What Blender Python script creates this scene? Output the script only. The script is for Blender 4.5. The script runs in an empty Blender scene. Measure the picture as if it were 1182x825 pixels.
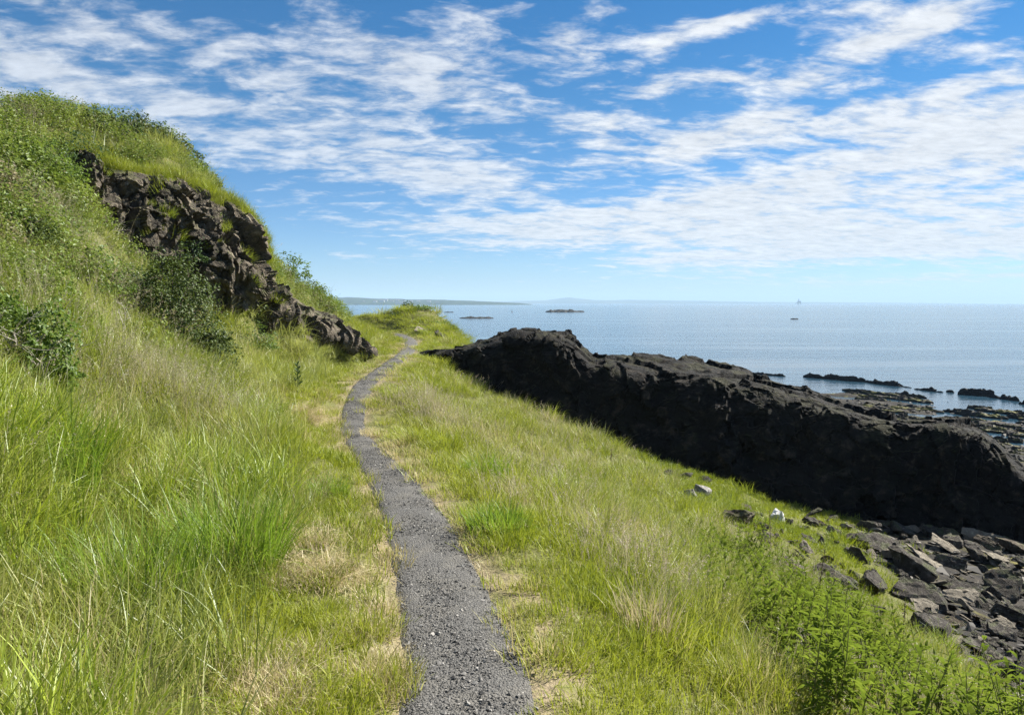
import bpy, bmesh, math, random
import numpy as np
from mathutils import Vector, Matrix

random.seed(7)
rng = np.random.default_rng(7)
R = math.radians
SC = bpy.context.scene
COL = SC.collection

# ------------------------------------------------------------------ camera
CAM_Z, F_PX, PITCH = 2.0, 853.0, math.atan(62.5 / 853.0)
cam = bpy.data.cameras.new('camera')
cam.lens, cam.sensor_width = 36.0 * F_PX / 1182.0, 36.0
cam.clip_start, cam.clip_end = 0.05, 60000
cam_ob = bpy.data.objects.new('camera', cam)
COL.objects.link(cam_ob)
cam_ob.location = (0, 0, CAM_Z)
cam_ob.rotation_euler = (math.pi / 2 - PITCH, 0, 0)
SC.camera = cam_ob

# ------------------------------------------------------------------ light
SUN_AZ, SUN_EL = R(62), R(40)
to_sun = Vector((math.sin(SUN_AZ) * math.cos(SUN_EL), math.cos(SUN_AZ) * math.cos(SUN_EL), math.sin(SUN_EL)))
sun = bpy.data.lights.new('sun', 'SUN')
sun.energy, sun.angle, sun.color = 5.0, R(0.53), (1.0, 0.94, 0.83)
sun_ob = bpy.data.objects.new('sun', sun)
COL.objects.link(sun_ob)
sun_ob.rotation_euler = to_sun.to_track_quat('Z', 'Y').to_euler()
sun_ob.location = (30, 15, 40)
SC.view_settings.view_transform = 'Standard'
SC.view_settings.look = 'None'
SC.view_settings.exposure = 1.5
SC.view_settings.gamma = 1.0
SC.view_settings.use_curve_mapping = False
SC.render.engine = 'CYCLES'
SC.cycles.use_denoising = True
SC.cycles.denoising_input_passes = 'RGB_ALBEDO_NORMAL'
SC.cycles.denoising_prefilter = 'NONE'
SC.cycles.max_bounces = 6
SC.cycles.diffuse_bounces = 2
SC.cycles.use_adaptive_sampling = True
SC.cycles.adaptive_threshold = 0.015
SC.cycles.sample_clamp_indirect = 5
SC.cycles.glossy_bounces = 2
SC.cycles.transmission_bounces = 4
SC.cycles.transparent_max_bounces = 4
SC.cycles.volume_bounces = 0
SC.cycles.caustics_reflective = False
SC.cycles.caustics_refractive = False


class G:
    """tiny node graph helper"""
    def __init__(self, tree):
        self.t = tree
        tree.nodes.clear()

    def n(self, typ, props=None, **ins):
        nd = self.t.nodes.new(typ)
        for k, v in (props or {}).items():
            setattr(nd, k, v)
        for k, v in ins.items():
            key = int(k[1:]) if k[0] == '_' and k[1:].isdigit() else k.replace('__', ' ')
            s = nd.inputs[key]
            if hasattr(v, 'is_output') or isinstance(v, bpy.types.NodeSocket):
                self.t.links.new(v, s)
            else:
                s.default_value = v
        return nd

    def m(self, op, a, b=None, c=None, clamp=False):
        nd = self.t.nodes.new('ShaderNodeMath')
        nd.operation, nd.use_clamp = op, clamp
        for i, v in enumerate((a, b, c)):
            if v is None:
                continue
            if isinstance(v, bpy.types.NodeSocket):
                self.t.links.new(v, nd.inputs[i])
            else:
                nd.inputs[i].default_value = v
        return nd.outputs[0]

    def sstep(self, x, a, b):
        nd = self.n('ShaderNodeMapRange', {'interpolation_type': 'SMOOTHSTEP', 'clamp': True}, Value=x)
        for k, v in (('From Min', a), ('From Max', b)):
            if isinstance(v, bpy.types.NodeSocket):
                self.t.links.new(v, nd.inputs[k])
            else:
                nd.inputs[k].default_value = v
        return nd.outputs[0]

    def mix(self, f, a, b, blend='MIX'):
        nd = self.t.nodes.new('ShaderNodeMix')
        nd.data_type, nd.blend_type = 'RGBA', blend
        nd.clamp_factor = True
        for i, v in ((0, f), (6, a), (7, b)):
            if isinstance(v, bpy.types.NodeSocket):
                self.t.links.new(v, nd.inputs[i])
            else:
                if i and len(v) == 3:
                    v = (*v, 1)
                nd.inputs[i].default_value = v
        return nd.outputs[2]

    def noise(self, vec, scale, detail=4, rough=0.55, dist=0.0, out=0):
        nd = self.n('ShaderNodeTexNoise', None, Scale=scale, Detail=detail, Roughness=rough, Distortion=dist)
        if vec is not None:
            self.t.links.new(vec, nd.inputs['Vector'])
        return nd.outputs[out]


# ------------------------------------------------------------------ sky with a broken layer of cloud
world = bpy.data.worlds.new('World')
SC.world = world
world.use_nodes = True
world.cycles.sampling_method = 'NONE'
g = G(world.node_tree)
sky = g.n('ShaderNodeTexSky')
sky.sky_type = 'NISHITA'
sky.sun_disc = False
sky.sun_elevation, sky.sun_rotation = SUN_EL, SUN_AZ
sky.altitude, sky.air_density, sky.dust_density, sky.ozone_density = 0, 1.0, 0.0, 4.5
tc = g.n('ShaderNodeTexCoord').outputs['Generated']
sep = g.n('ShaderNodeSeparateXYZ', None, Vector=tc)
dx, dy, dz = sep.outputs
az = g.m('MULTIPLY', g.m('ARCTAN2', dx, dy), 57.29578)
el = g.m('MULTIPLY', g.m('ARCSINE', dz), 57.29578)
den = g.m('ADD', g.m('MAXIMUM', dz, 0.0), 0.17)
px, py = g.m('DIVIDE', dx, den), g.m('DIVIDE', dy, den)


def azel(u, v):
    a, b = (u - 591) / F_PX, (412.5 - v) / F_PX
    d = Vector((a, math.cos(PITCH) + b * math.sin(PITCH), b * math.cos(PITCH) - math.sin(PITCH))).normalized()
    return math.degrees(math.atan2(d.x, d.y)), math.degrees(math.asin(d.z))


# (heading/height of the cloud bank, half extents in pixels of the photograph's scale, tilt, weight)
BANKS = [(270, 60, 260, 40, -14, .62), (230, 140, 250, 42, -14, .80), (500, 95, 130, 45, -14, .72), (430, 160, 120, 26, -12, .55), (515, 208, 120, 26, -6, .90), (655, 45, 70, 45, -35, .80), (20, 70, 120, 22, -10, .5), (60, 10, 140, 18, -8, .5),
         (560, 30, 80, 26, -10, .6), (430, 45, 80, 22, -12, .6), (600, 130, 90, 18, -6, .5), (850, 245, 260, 30, 3, 1.0), (1060, 235, 260, 52, 4, 1.25), (1110, 180, 180, 36, 8, 1.1), (1100, 110, 150, 24, 6, .85), (520, 258, 160, 9, 2, .75), (660, 268, 150, 15, 2, .9), (800, 170, 90, 18, 8, .75), (640, 190, 110, 14, 4, .5), (870, 140, 140, 16, 8, .55),
         (757, 98, 60, 20, 8, .95), (768, 48, 50, 18, 8, .85), (850, 90, 60, 12, 4, .8), (925, 96, 40, 10, 4, .7), (700, 150, 60, 14, 4, .6), (840, 25, 60, 12, 6, .7), (1000, 50, 80, 20, 16, .75), (1080, 28, 70, 20, 18, .75), (990, 12, 60, 12, 10, .6), (850, 22, 50, 8, 0, .4), (1160, 50, 50, 10, 0, .4), (720, 8, 50, 12, 10, .5), (1080, 322, 200, 5, 2, .85),
         (760, 301, 120, 5, 3, .6), (1000, 288, 230, 16, 3, .9), (400, 296, 50, 4, 1, .55), (340, 235, 50, 8, 0, .25), (1350, 200, 150, 70, 0, .9), (-120, 130, 180, 80, -10, .7)]
mask = None
ae = g.n('ShaderNodeCombineXYZ', None, X=az, Y=el, Z=0.0).outputs[0]
for (u, v, su, sv, tilt, w) in BANKS:
    a0, e0 = azel(u, v)
    k = 57.3 / F_PX * 0.97 * 2.3
    q = g.n('ShaderNodeMapping', {'vector_type': 'TEXTURE'}, Vector=ae, Location=(a0, e0, 0), Rotation=(0, 0, R(tilt)), Scale=(su * k, sv * k, 1)).outputs[0]
    gq = g.n('ShaderNodeTexGradient', {'gradient_type': 'QUADRATIC_SPHERE'}, Vector=q).outputs[1]
    mask = g.m('MULTIPLY', gq, w) if mask is None else g.m('MULTIPLY_ADD', gq, w, mask)
mask = g.m('ADD', mask, g.m('MULTIPLY', g.sstep(el, 26, 50), 0.25))          # cloud overhead
mask = g.m('ADD', mask, g.m('MULTIPLY', g.m('MULTIPLY', g.sstep(dy, 0.45, -0.2), g.sstep(el, 3, 12)), 0.4))   # and behind
pv = g.n('ShaderNodeCombineXYZ', None, X=px, Y=py, Z=0.0).outputs[0]
mp = g.n('ShaderNodeMapping', None, Vector=pv, Rotation=(0, 0, R(-12)), Scale=(1.0, 1.55, 1.0)).outputs[0]
n_big = g.noise(mp, 0.9, 3, .5, 0.3)
n_puff = g.noise(mp, 5.2, 5, .60, 0.35)
n_fine = g.noise(mp, 15.0, 4, .62, 0.2)
nn = g.m('ADD', g.m('ADD', g.m('MULTIPLY', n_big, .45), g.m('MULTIPLY', n_puff, .75)), g.m('MULTIPLY', g.m('SUBTRACT', n_fine, .04), .24))   # about .71 mean
dens = g.m('ADD', g.m('MULTIPLY', g.m('SUBTRACT', nn, 0.71), 3.7), g.m('SUBTRACT', g.m('MULTIPLY', g.m('MINIMUM', mask, 1.2), 1.05), 0.57))
cov = g.sstep(dens, -0.30, 0.68)
cov = g.m('MULTIPLY', cov, g.sstep(el, 0.3, 2.0))
cov = g.m('MULTIPLY', cov, g.m('ADD', 0.74, g.m('MULTIPLY', g.sstep(az, -16, 10), 0.20)))
shade = g.m('ADD', 0.92, g.m('MULTIPLY', g.m('SUBTRACT', n_fine, 0.5), 0.55))
shade = g.m('ADD', shade, g.m('MULTIPLY', g.m('SUBTRACT', 0.5, n_puff), -0.55))
CLOUD = 8.6
cl = g.n('ShaderNodeCombineColor', None, Red=g.m('MULTIPLY', shade, CLOUD * .97), Green=g.m('MULTIPLY', shade, CLOUD), Blue=g.m('MULTIPLY', shade, CLOUD * 1.04)).outputs[0]
hs = g.n('ShaderNodeHueSaturation', None, Hue=0.5, Saturation=1.32, Value=1.0, Color=sky.outputs[0]).outputs[0]
hs = g.mix(g.sstep(el, 16, -2), hs, g.mix(1.0, hs, (.70, .88, 1.22), 'MULTIPLY'))
skyc = g.mix(cov, hs, cl)
bg = g.n('ShaderNodeBackground', None, Color=skyc, Strength=0.038)
g.n('ShaderNodeOutputWorld', None, Surface=bg.outputs[0])


# ------------------------------------------------------------------ numpy noise
def _h(ix, iy, iz, s):
    with np.errstate(over='ignore'):
        h = (ix.astype(np.uint32) * np.uint32(374761393) + iy.astype(np.uint32) * np.uint32(668265263)
             + iz.astype(np.uint32) * np.uint32(2147483647) + np.uint32((s * 974634777 + 12345) & 0xffffffff))
        h = (h ^ (h >> np.uint32(13))) * np.uint32(1274126177)
        h = (h ^ (h >> np.uint32(16))) * np.uint32(2246822519)
        h = h ^ (h >> np.uint32(15))
    return h.astype(np.float64) / 4294967295.0


def vnoise(p, s=0):
    i = np.floor(p).astype(np.int64)
    f = p - i
    f = f * f * f * (f * (f * 6 - 15) + 10)
    out = 0
    for a in (0, 1):
        wx = f[:, 0] if a else 1 - f[:, 0]
        for b in (0, 1):
            wy = f[:, 1] if b else 1 - f[:, 1]
            for c in (0, 1):
                wz = f[:, 2] if c else 1 - f[:, 2]
                out = out + wx * wy * wz * _h(i[:, 0] + a, i[:, 1] + b, i[:, 2] + c, s)
    return out * 2 - 1


def fbm(p, octv=4, s=0, gain=.5):
    a, o, t = 1.0, 0, 0
    for k in range(octv):
        o = o + a * vnoise(p * 2.03 ** k + 17.1 * k, s + k)
        t += a
        a *= gain
    return o / t


def blocks(p, s=0):
    """fractured rock: every cell of a Voronoi pattern is a tilted, offset face"""
    i = np.floor(p).astype(np.int64)
    best = np.full(len(p), 1e9)
    val = np.zeros(len(p))
    for a in (-1, 0, 1):
        for b in (-1, 0, 1):
            for c in (-1, 0, 1):
                j = i + np.array([a, b, c])
                h = [_h(j[:, 0], j[:, 1], j[:, 2], s + k) for k in range(7)]
                q = p - (j + np.stack(h[:3], 1))
                d = (q ** 2).sum(1)
                v = (h[3] * 2 - 1) + 0.9 * ((h[4] * 2 - 1) * q[:, 0] + (h[5] * 2 - 1) * q[:, 1] + (h[6] * 2 - 1) * q[:, 2])
                m = d < best
                best = np.where(m, d, best)
                val = np.where(m, v, val)
    return val


def n2(x, y, sc, octv=3, s=0):
    x, y = np.asarray(x, float), np.asarray(y, float)
    return fbm(np.stack([x.ravel() / sc, y.ravel() / sc, np.full(x.size, .37)], 1), octv, s).reshape(x.shape)


def sm(x, a, b):
    t = np.clip((np.asarray(x, float) - a) / (b - a), 0, 1)
    return t * t * (3 - 2 * t)


# ------------------------------------------------------------------ where things stand
CP, SP = math.cos(PITCH), math.sin(PITCH)


def P(u, v, Y=None, z=None):
    a, b = (u - 591) / F_PX, (412.5 - v) / F_PX
    dx_, dy_, dz_ = a, CP + b * SP, b * CP - SP
    k = Y / dy_ if Y is not None else (z - CAM_Z) / dz_
    return np.array([dx_ * k, dy_ * k, CAM_Z + dz_ * k])


SEA = -6.0
# centre line of the footpath
PATH = [P(538, 825, z=0.0), P(520, 709, z=-.02), P(482, 606, z=-.06), P(453, 555, z=-.12), P(424, 520, z=-.24), P(407, 495, z=-.33),
        P(409, 470, z=-.20), P(421, 444, z=-.05), P(438, 430, z=.0), P(454, 418, z=.02), P(466, 409, z=.03), P(473, 401, z=.08), P(474, 394, z=.17), P(466, 388, z=.3),
        P(450, 384, z=.4), P(425, 381.5, z=.45), P(390, 379, z=.5)]
PATH = [np.array([.75, -8, 0.05]), np.array([.25, -3, .04]), np.array([-.08, 0.4, .02])] + PATH
PATH = np.array(PATH)


def catmull(pts, n):
    pts = np.asarray(pts, float)
    P0 = np.concatenate([[2 * pts[0] - pts[1]], pts, [2 * pts[-1] - pts[-2]]])
    t = np.linspace(0, len(pts) - 1, n)
    i = np.minimum(t.astype(int), len(pts) - 2)
    f = (t - i).reshape([-1] + [1] * (pts.ndim - 1))
    a, b, c, d = P0[i], P0[i + 1], P0[i + 2], P0[i + 3]
    return .5 * (2 * b + (c - a) * f + (2 * a - 5 * b + 4 * c - d) * f ** 2 + (3 * b - a - 3 * c + d) * f ** 3)


pc = catmull(PATH, 1400)
seg = np.r_[0, np.cumsum(np.linalg.norm(np.diff(pc[:, :2], axis=0), axis=1))]
arc = np.linspace(0, seg[-1], 1100)
PC = np.stack([np.interp(arc, seg, pc[:, k]) for k in range(3)], 1)
PT = np.gradient(PC[:, :2], axis=0)
PT /= np.linalg.norm(PT, axis=1)[:, None]
PN = np.stack([PT[:, 1], -PT[:, 0]], 1)          # to the right of the walker
HALF = np.interp(PC[:, 1], [0, 4, 6, 9, 13, 20, 30, 40], [.34, .315, .295, .265, .215, .26, .29, .29])


def path_info(x, y):
    """signed distance to the centre line (right positive), half width and height there"""
    x, y = np.asarray(x, float).ravel(), np.asarray(y, float).ravel()
    sd, hw, pz = np.empty(len(x)), np.empty(len(x)), np.empty(len(x))
    for a in range(0, len(x), 20000):
        s = slice(a, a + 20000)
        d = (x[s, None] - PC[None, ::3, 0]) ** 2 + (y[s, None] - PC[None, ::3, 1]) ** 2
        k = d.argmin(1) * 3
        off = (x[s] - PC[k, 0]) * PN[k, 0] + (y[s] - PC[k, 1]) * PN[k, 1]
        sd[s] = np.sqrt(d.min(1)) * np.where(off >= 0, 1, -1)
        hw[s], pz[s] = HALF[k], PC[k, 2]
    return sd, hw, pz


CTRL = []
for k in range(0, len(PC), 30):
    for o in (-.45, 0, .45):
        CTRL.append((PC[k, 0] + PN[k, 0] * o, PC[k, 1] + PN[k, 1] * o, PC[k, 2]))


def gp(u, v, Y, dz=0.0):
    p = P(u, v, Y)
    CTRL.append((p[0], p[1], p[2] + dz))


# left bank, seen from near to far
for a in [(330, 760, 3.6, -.10), (180, 760, 3.3, -.25), (0, 760, 2.9, -.45), (0, 600, 3.9, -.5), (0, 480, 4.9, -.45), (0, 400, 6.0, -.35),
          (150, 600, 5.2, -.40), (280, 600, 5.4, -.22), (370, 600, 5.5, -.05), (150, 480, 8.0, -.4), (270, 500, 8.4, -.25), (340, 500, 9.0, -.1),
          (60, 380, 8.6, -.35), (160, 400, 10.5, -.25), (240, 420, 12.5, -.3), (310, 440, 14.5, -.2), (350, 440, 15.5, -.1), (375, 470, 14, -.03),
          (0, 300, 9.0, -.3), (0, 210, 12, -.4), (70, 280, 12.2, -.3), (120, 330, 13.2, -.3), (60, 200, 14.6, -.3), (0, 166, 16, -.25), (60, 164, 17.5, -.1), (30, 165, 17, -.15),
          (200, 370, 15.5, -.2), (250, 385, 18, -.2), (300, 400, 20.5, -.15), (350, 405, 23.5, -.15), (400, 418, 26, -.1), (410, 430, 23, -.1),
          (105, 215, 17.6, 0), (150, 300, 18.0, 0), (200, 335, 19.3, 0), (270, 360, 21.6, 0), (340, 392, 24.6, 0),
          # the grass cap above the cliff and the skyline
          (110, 190, 19.0, 0), (150, 203, 19.6, 0), (200, 214, 20.2, 0), (250, 233, 21.0, 0), (285, 262, 22.2, 0),
          (95, 150, 19.5, 0), (130, 150, 21.5, 0), (165, 158, 22.3, 0), (195, 168, 22.8, 0), (228, 203, 22.8, 0), (252, 240, 22.6, 0), (160, 180, 20.9, 0), (220, 205, 21.6, 0),
          (318, 330, 25.0, 0), (345, 352, 26.4, 0), (385, 368, 28.5, 0), (335, 322, 28.5, 0), (360, 342, 30.5, 0), (385, 360, 32, 0), (400, 372, 33, 0)]:
    gp(*a)
# beyond the bend: the grassy knoll and its drop to the water
for a in [(410, 363, 44, 0), (440, 362.5, 45, 0), (470, 361.5, 46, 0), (505, 363, 44.5, 0), (400, 368, 42, 0), (450, 374, 42, 0), (500, 378, 40.5, 0), (522, 380, 40, 0),
          (505, 395, 35, 0), (535, 397, 37, 0), (520, 401, 31.5, 0), (490, 400, 33, 0)]:
    gp(*a)
CTRL += [(-2.0, 45, -2.5), (-.6, 41, -2.6), (0, 37, -3), (1.5, 33, -3.6), (-5, 52, -3.5), (-10, 56, -4), (-18, 56, -4), (-30, 60, -4.5), (-2, 34, -.2)]
# right slope, crest and the hollow under the ridge
for a in [(640, 825, 3.45, 0), (760, 825, 3.6, -.12), (900, 825, 3.9, -.22), (1100, 825, 4.6, -.35), (700, 700, 4.9, -.08), (800, 700, 5.6, -.25), (600, 600, 6.6, -.05), (680, 600, 7.4, -.15),
          (760, 620, 7.9, -.28), (860, 640, 8.6, -.45), (950, 720, 6.9, -.5), (1060, 775, 6.0, -.55), (1170, 815, 5.4, -.6),
          (480, 500, 11.5, -.05), (540, 520, 12, -.15), (600, 540, 12.4, -.25), (700, 560, 12.8, -.3), (470, 450, 17, -.05), (520, 470, 18, -.2), (580, 490, 19, -.2), (650, 520, 18.2, -.2),
          (500, 430, 22.5, -.08), (480, 425, 25, 0), (560, 458, 23, -.1), (620, 480, 22.6, 0), (700, 520, 20.8, 0), (760, 545, 18.6, -.05), (830, 580, 16.5, -.05),
          (800, 548, 21.2, 0), (900, 585, 20.6, 0), (1000, 602, 20.4, 0), (1100, 618, 19.8, 0), (1200, 640, 19.0, 0),
          (880, 610, 14.8, 0), (960, 632, 16.2, 0), (950, 680, 12.2, -.1), (1010, 690, 13.2, 0), (1090, 690, 14.4, 0), (1180, 690, 15.6, 0), (1100, 760, 10.6, 0), (1182, 745, 12.4, 0), (1182, 815, 9.2, 0)]:
    gp(*a)
CTRL += [(11, 7.5, -4.3), (14, 12, -4.9), (20, 14, -5.2), (9, 3, -3.2), (6, 1.5, -1.4), (5.5, -4, -1.2), (12, -4, -4.2), (22, 2, -5.4), (3, -4, -.25), (2.2, 1, -.25), (28, 18, -5.6), (22, 22, -5.3),
         (-2.2, 1, .9), (-3, -4, 1.2), (-6, -4, 3.6), (-6, 2, 3.3), (-11, 2, 4.6), (-14, -6, 5.6), (-15, 10, 5.2), (-20, 20, 5.6), (-16, 27, 5.2), (-13, 32, 3.6), (-9, 30, 2.2), (-30, 10, 6.2), (-30, 35, 5), (-22, 44, 0)]
# shore flats behind the ridge and the sea bed
CTRL += [(4, 33, -4.6), (8, 30, -4.9), (12, 28, -5.2), (17, 26, -5.5), (10, 40, -5.7), (18, 38, -5.75), (26, 36, -5.85), (14, 55, -5.85), (22, 50, -5.8), (30, 48, -5.85), (36, 52, -6.2), (27, 65, -5.95), (33, 72, -6.2),
         (40, 40, -6.3), (34, 26, -5.9), (42, 24, -6.3), (18, 75, -6.4), (8, 70, -6.8), (4, 55, -6.6), (48, 60, -7), (45, 85, -7.5), (20, 95, -8), (0, 90, -8), (-20, 95, -8), (60, 30, -7.2), (60, -10, -6.8), (-40, 95, -8), (74, 10, -8), (74, 60, -9), (74, 108, -9), (30, 108, -9), (-46, 108, -8), (50, -14, -6.8)]
CTRL = np.array(CTRL, float)


def kern(r2):
    return np.sqrt(r2 + 0.8)


_xy = CTRL[:, :2]
_K = kern(((_xy[:, None] - _xy[None]) ** 2).sum(2)) - 0.0
_n = len(CTRL)
_A = np.zeros((_n + 3, _n + 3))
_A[:_n, :_n] = -_K + 0.06 * np.eye(_n)
_A[:_n, _n:] = np.c_[np.ones(_n), _xy]
_A[_n:, :_n] = _A[:_n, _n:].T
_W = np.linalg.solve(_A, np.r_[CTRL[:, 2], 0, 0, 0])


def base_h(x, y):
    x, y = np.asarray(x, float).ravel(), np.asarray(y, float).ravel()
    o = np.empty(len(x))
    for a in range(0, len(x), 20000):
        s = slice(a, a + 20000)
        o[s] = -kern((x[s, None] - _xy[None, :, 0]) ** 2 + (y[s, None] - _xy[None, :, 1]) ** 2) @ _W[:_n]
    return o + _W[_n] + _W[_n + 1] * x + _W[_n + 2] * y


def ground(x, y):
    shp = np.shape(x)
    x, y = np.asarray(x, float).ravel(), np.asarray(y, float).ravel()
    z = base_h(x, y)
    sd, hw, pz = path_info(x, y)
    d = np.abs(sd)
    rough = sm(d, hw + .15, hw + 1.2)
    z = z + rough * (.16 * n2(x, y, 2.1, 3, 3) + .07 * n2(x, y, .6, 2, 5))
    shore = sm(-z, 4.9, 5.5)
    ledge = n2(x * .45 + y * .9, y * .25 - x * .15, 2.2, 4, 9)
    z = z + shore * (.42 * ledge - .09 + .10 * n2(x, y, .8, 3, 12))
    k = sm(d, hw + .02, hw + .5)
    z = np.where(d < 2, (pz - .03 * (1 - sm(d, hw, hw + .12))) * (1 - k) + z * k, z)
    return z.reshape(shp)


def rubble_f(x, y, z):
    x, y, z = (np.asarray(q, float).ravel() for q in (x, y, z))
    return sm(x + 1.7 * n2(x, y, 1.3, 3, 131) - (7.0 + (y - 13) * .35), -.3, .5) * sm(-z, 2.3, 2.9)


def hit(u, v):
    """where the line of sight through a point of the photograph meets the ground"""
    a, b = (u - 591) / F_PX, (412.5 - v) / F_PX
    d = np.array([a, CP + b * SP, b * CP - SP])
    t = np.geomspace(1.5, 70, 700)
    p = np.array([0, 0, CAM_Z]) + t[:, None] * d
    gz = ground(p[:, 0], p[:, 1])
    k = np.argmax(p[:, 2] < gz)
    return np.array([p[k, 0], p[k, 1], gz[k]])


# ------------------------------------------------------------------ object helpers
def link(o, parent=None):
    COL.objects.link(o)
    if parent is not None:
        o.parent = parent
    return o


def tag(o, label=None, cat=None, group=None, kind=None):
    if label:
        o['label'] = label
    if cat:
        o['category'] = cat
    if group:
        o['group'] = group
    if kind or cat:
        o['kind'] = kind or 'thing'
    return o


def empty(name, loc, rz=0.0):
    o = bpy.data.objects.new(name, None)
    o.location = Vector([float(c) for c in loc])
    o.rotation_euler = (0, 0, rz)
    o.empty_display_size = .2
    return link(o)


def mesh(name, V, F, mat=None, smooth=False):
    """V (n,3), F (m,k) arrays or list of lists"""
    me = bpy.data.meshes.new(name)
    V = np.asarray(V, np.float32)
    if isinstance(F, np.ndarray):
        m, k = F.shape
        me.vertices.add(len(V))
        me.vertices.foreach_set('co', V.ravel())
        me.loops.add(m * k)
        me.loops.foreach_set('vertex_index', F.astype(np.int32).ravel())
        me.polygons.add(m)
        me.polygons.foreach_set('loop_start', np.arange(0, m * k, k, dtype=np.int32))
        me.update(calc_edges=True)
    else:
        me.from_pydata([tuple(map(float, v)) for v in V], [], F)
    me.polygons.foreach_set('use_smooth', np.full(len(me.polygons), smooth))
    if mat:
        me.materials.append(mat)
    return me


def obj(name, me, parent=None, loc=None):
    o = bpy.data.objects.new(name, me)
    if loc is not None:
        o.location = Vector([float(c) for c in loc])
    return link(o, parent)


def attr_col(me, name, vals):
    a = me.attributes.new(name, 'FLOAT_COLOR', 'POINT')
    v = np.ones((len(me.vertices), 4), np.float32)
    v[:, :vals.shape[1]] = vals
    a.data.foreach_set('color', v.ravel())


def grid_faces(ni, nj):
    i, j = np.meshgrid(np.arange(ni - 1), np.arange(nj - 1), indexing='ij')
    a = (i * nj + j).ravel()
    return np.stack([a, a + nj, a + nj + 1, a + 1], 1)


def tubes(paths, nside=5):
    """list of (points (n,3), radii (n,)) -> V, F"""
    VV, FF, off = [], [], 0
    for pts, rad in paths:
        pts = np.asarray(pts, float)
        t = np.gradient(pts, axis=0)
        t /= np.linalg.norm(t, axis=1)[:, None] + 1e-9
        ref = np.where(np.abs(t[:, 2:3]) > .9, np.array([[1., 0, 0]]), np.array([[0, 0, 1.]]))
        s1 = np.cross(t, ref)
        s1 /= np.linalg.norm(s1, axis=1)[:, None] + 1e-9
        s2 = np.cross(t, s1)
        an = np.arange(nside) / nside * 2 * math.pi
        ring = pts[:, None] + np.asarray(rad)[:, None, None] * (np.cos(an)[None, :, None] * s1[:, None] + np.sin(an)[None, :, None] * s2[:, None])
        n = len(pts)
        VV.append(ring.reshape(-1, 3))
        for i in range(n - 1):
            for j in range(nside):
                k = (j + 1) % nside
                FF.append((off + i * nside + j, off + i * nside + k, off + (i + 1) * nside + k, off + (i + 1) * nside + j))
        off += n * nside
    return np.concatenate(VV), np.array(FF)


# ------------------------------------------------------------------ materials
def new_mat(name):
    m = bpy.data.materials.new(name)
    m.use_nodes = True
    return m, G(m.node_tree)


def leaf_mat(name, cols, dry, trans=.45, gloss=.025, attr='INSTANCER', rough=.5, spread=.46):
    """blade / leaf: per-plant tint (x dryness, y brightness), per-leaf random number in bc.r, position along the blade in bc.g"""
    m, g = new_mat(name)
    bc = g.n('ShaderNodeSeparateColor', None, Color=g.n('ShaderNodeAttribute', {'attribute_name': 'bc'}).outputs['Color']).outputs
    if attr:
        tn = g.n('ShaderNodeSeparateXYZ', None, Vector=g.n('ShaderNodeAttribute', {'attribute_name': 'tint', 'attribute_type': attr}).outputs['Vector']).outputs
        tdry, tbr = tn[0], tn[1]
    else:
        tdry, tbr = 0.0, 0.5
    c = g.mix(bc[0], cols[0], cols[1])
    c = g.mix(tbr, c, g.mix(0.75, c, cols[2]))
    dr = g.m('ADD', tdry, g.m('MULTIPLY', g.m('SUBTRACT', bc[2], 0.5), spread), clamp=True)
    dr = g.sstep(dr, .32, .68)
    c = g.mix(dr, c, g.mix(bc[0], dry[0], dry[1]))
    d = g.n('ShaderNodeBsdfDiffuse', None, Color=c)
    ct = g.mix(0.5, c, g.n('ShaderNodeGamma', None, Color=c, Gamma=.85).outputs[0])
    t = g.n('ShaderNodeBsdfTranslucent', None, Color=ct)
    mx = g.n('ShaderNodeMixShader', None, _0=trans, _1=d.outputs[0], _2=t.outputs[0])
    gl = g.n('ShaderNodeBsdfGlossy', None, Color=(.9, .95, 1, 1), Roughness=rough)
    mx = g.n('ShaderNodeMixShader', None, _0=gloss, _1=mx.outputs[0], _2=gl.outputs[0])
    g.n('ShaderNodeOutputMaterial', None, Surface=mx.outputs[0])
    return m


STRAW = ((.36, .29, .13), (.52, .44, .24))
M_TURF = leaf_mat('turf_blades', ((.115, .170, .008), (.245, .290, .014), (.34, .37, .03)), STRAW, .42)
M_TALL = leaf_mat('tall_blades', ((.110, .165, .012), (.255, .295, .030), (.39, .41, .10)), STRAW, .42, .05)
M_LUSH = leaf_mat('lush_blades', ((.110, .185, .008), (.245, .320, .014), (.33, .39, .03)), STRAW, .42, .045)
M_SEED = leaf_mat('seed_stalks', ((.24, .25, .12), (.36, .33, .19), (.40, .33, .22)), ((.36, .29, .20), (.48, .40, .29)), .4, .05)
M_HAY = leaf_mat('hay', ((.46, .40, .22), (.64, .57, .36), (.56, .49, .31)), STRAW, .3, .04)
M_SCRUB = leaf_mat('scrub_leaves', ((.050, .100, .010), (.140, .200, .020), (.20, .25, .035)), ((.14, .12, .06), (.26, .22, .12)), .4, .02)
M_WEED = leaf_mat('weed_leaves', ((.050, .095, .010), (.135, .185, .022), (.20, .25, .03)), STRAW, .36, .0, attr=None)
M_BUSH = leaf_mat('bush_leaves', ((.022, .050, .008), (.060, .100, .014), (.10, .12, .02)), ((.11, .13, .02), (.22, .20, .04)), .3, .02, attr=None)
M_BRIGHT = leaf_mat('bright_leaves', ((.045, .090, .012), (.13, .18, .022), (.12, .2, .02)), ((.2, .22, .05), (.26, .24, .08)), .45, .02, attr=None)
M_DARKLEAF = leaf_mat('dark_leaves', ((.02, .05, .012), (.055, .10, .02), (.06, .1, .02)), ((.1, .09, .04), (.14, .12, .05)), .3, .02, attr=None)


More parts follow.
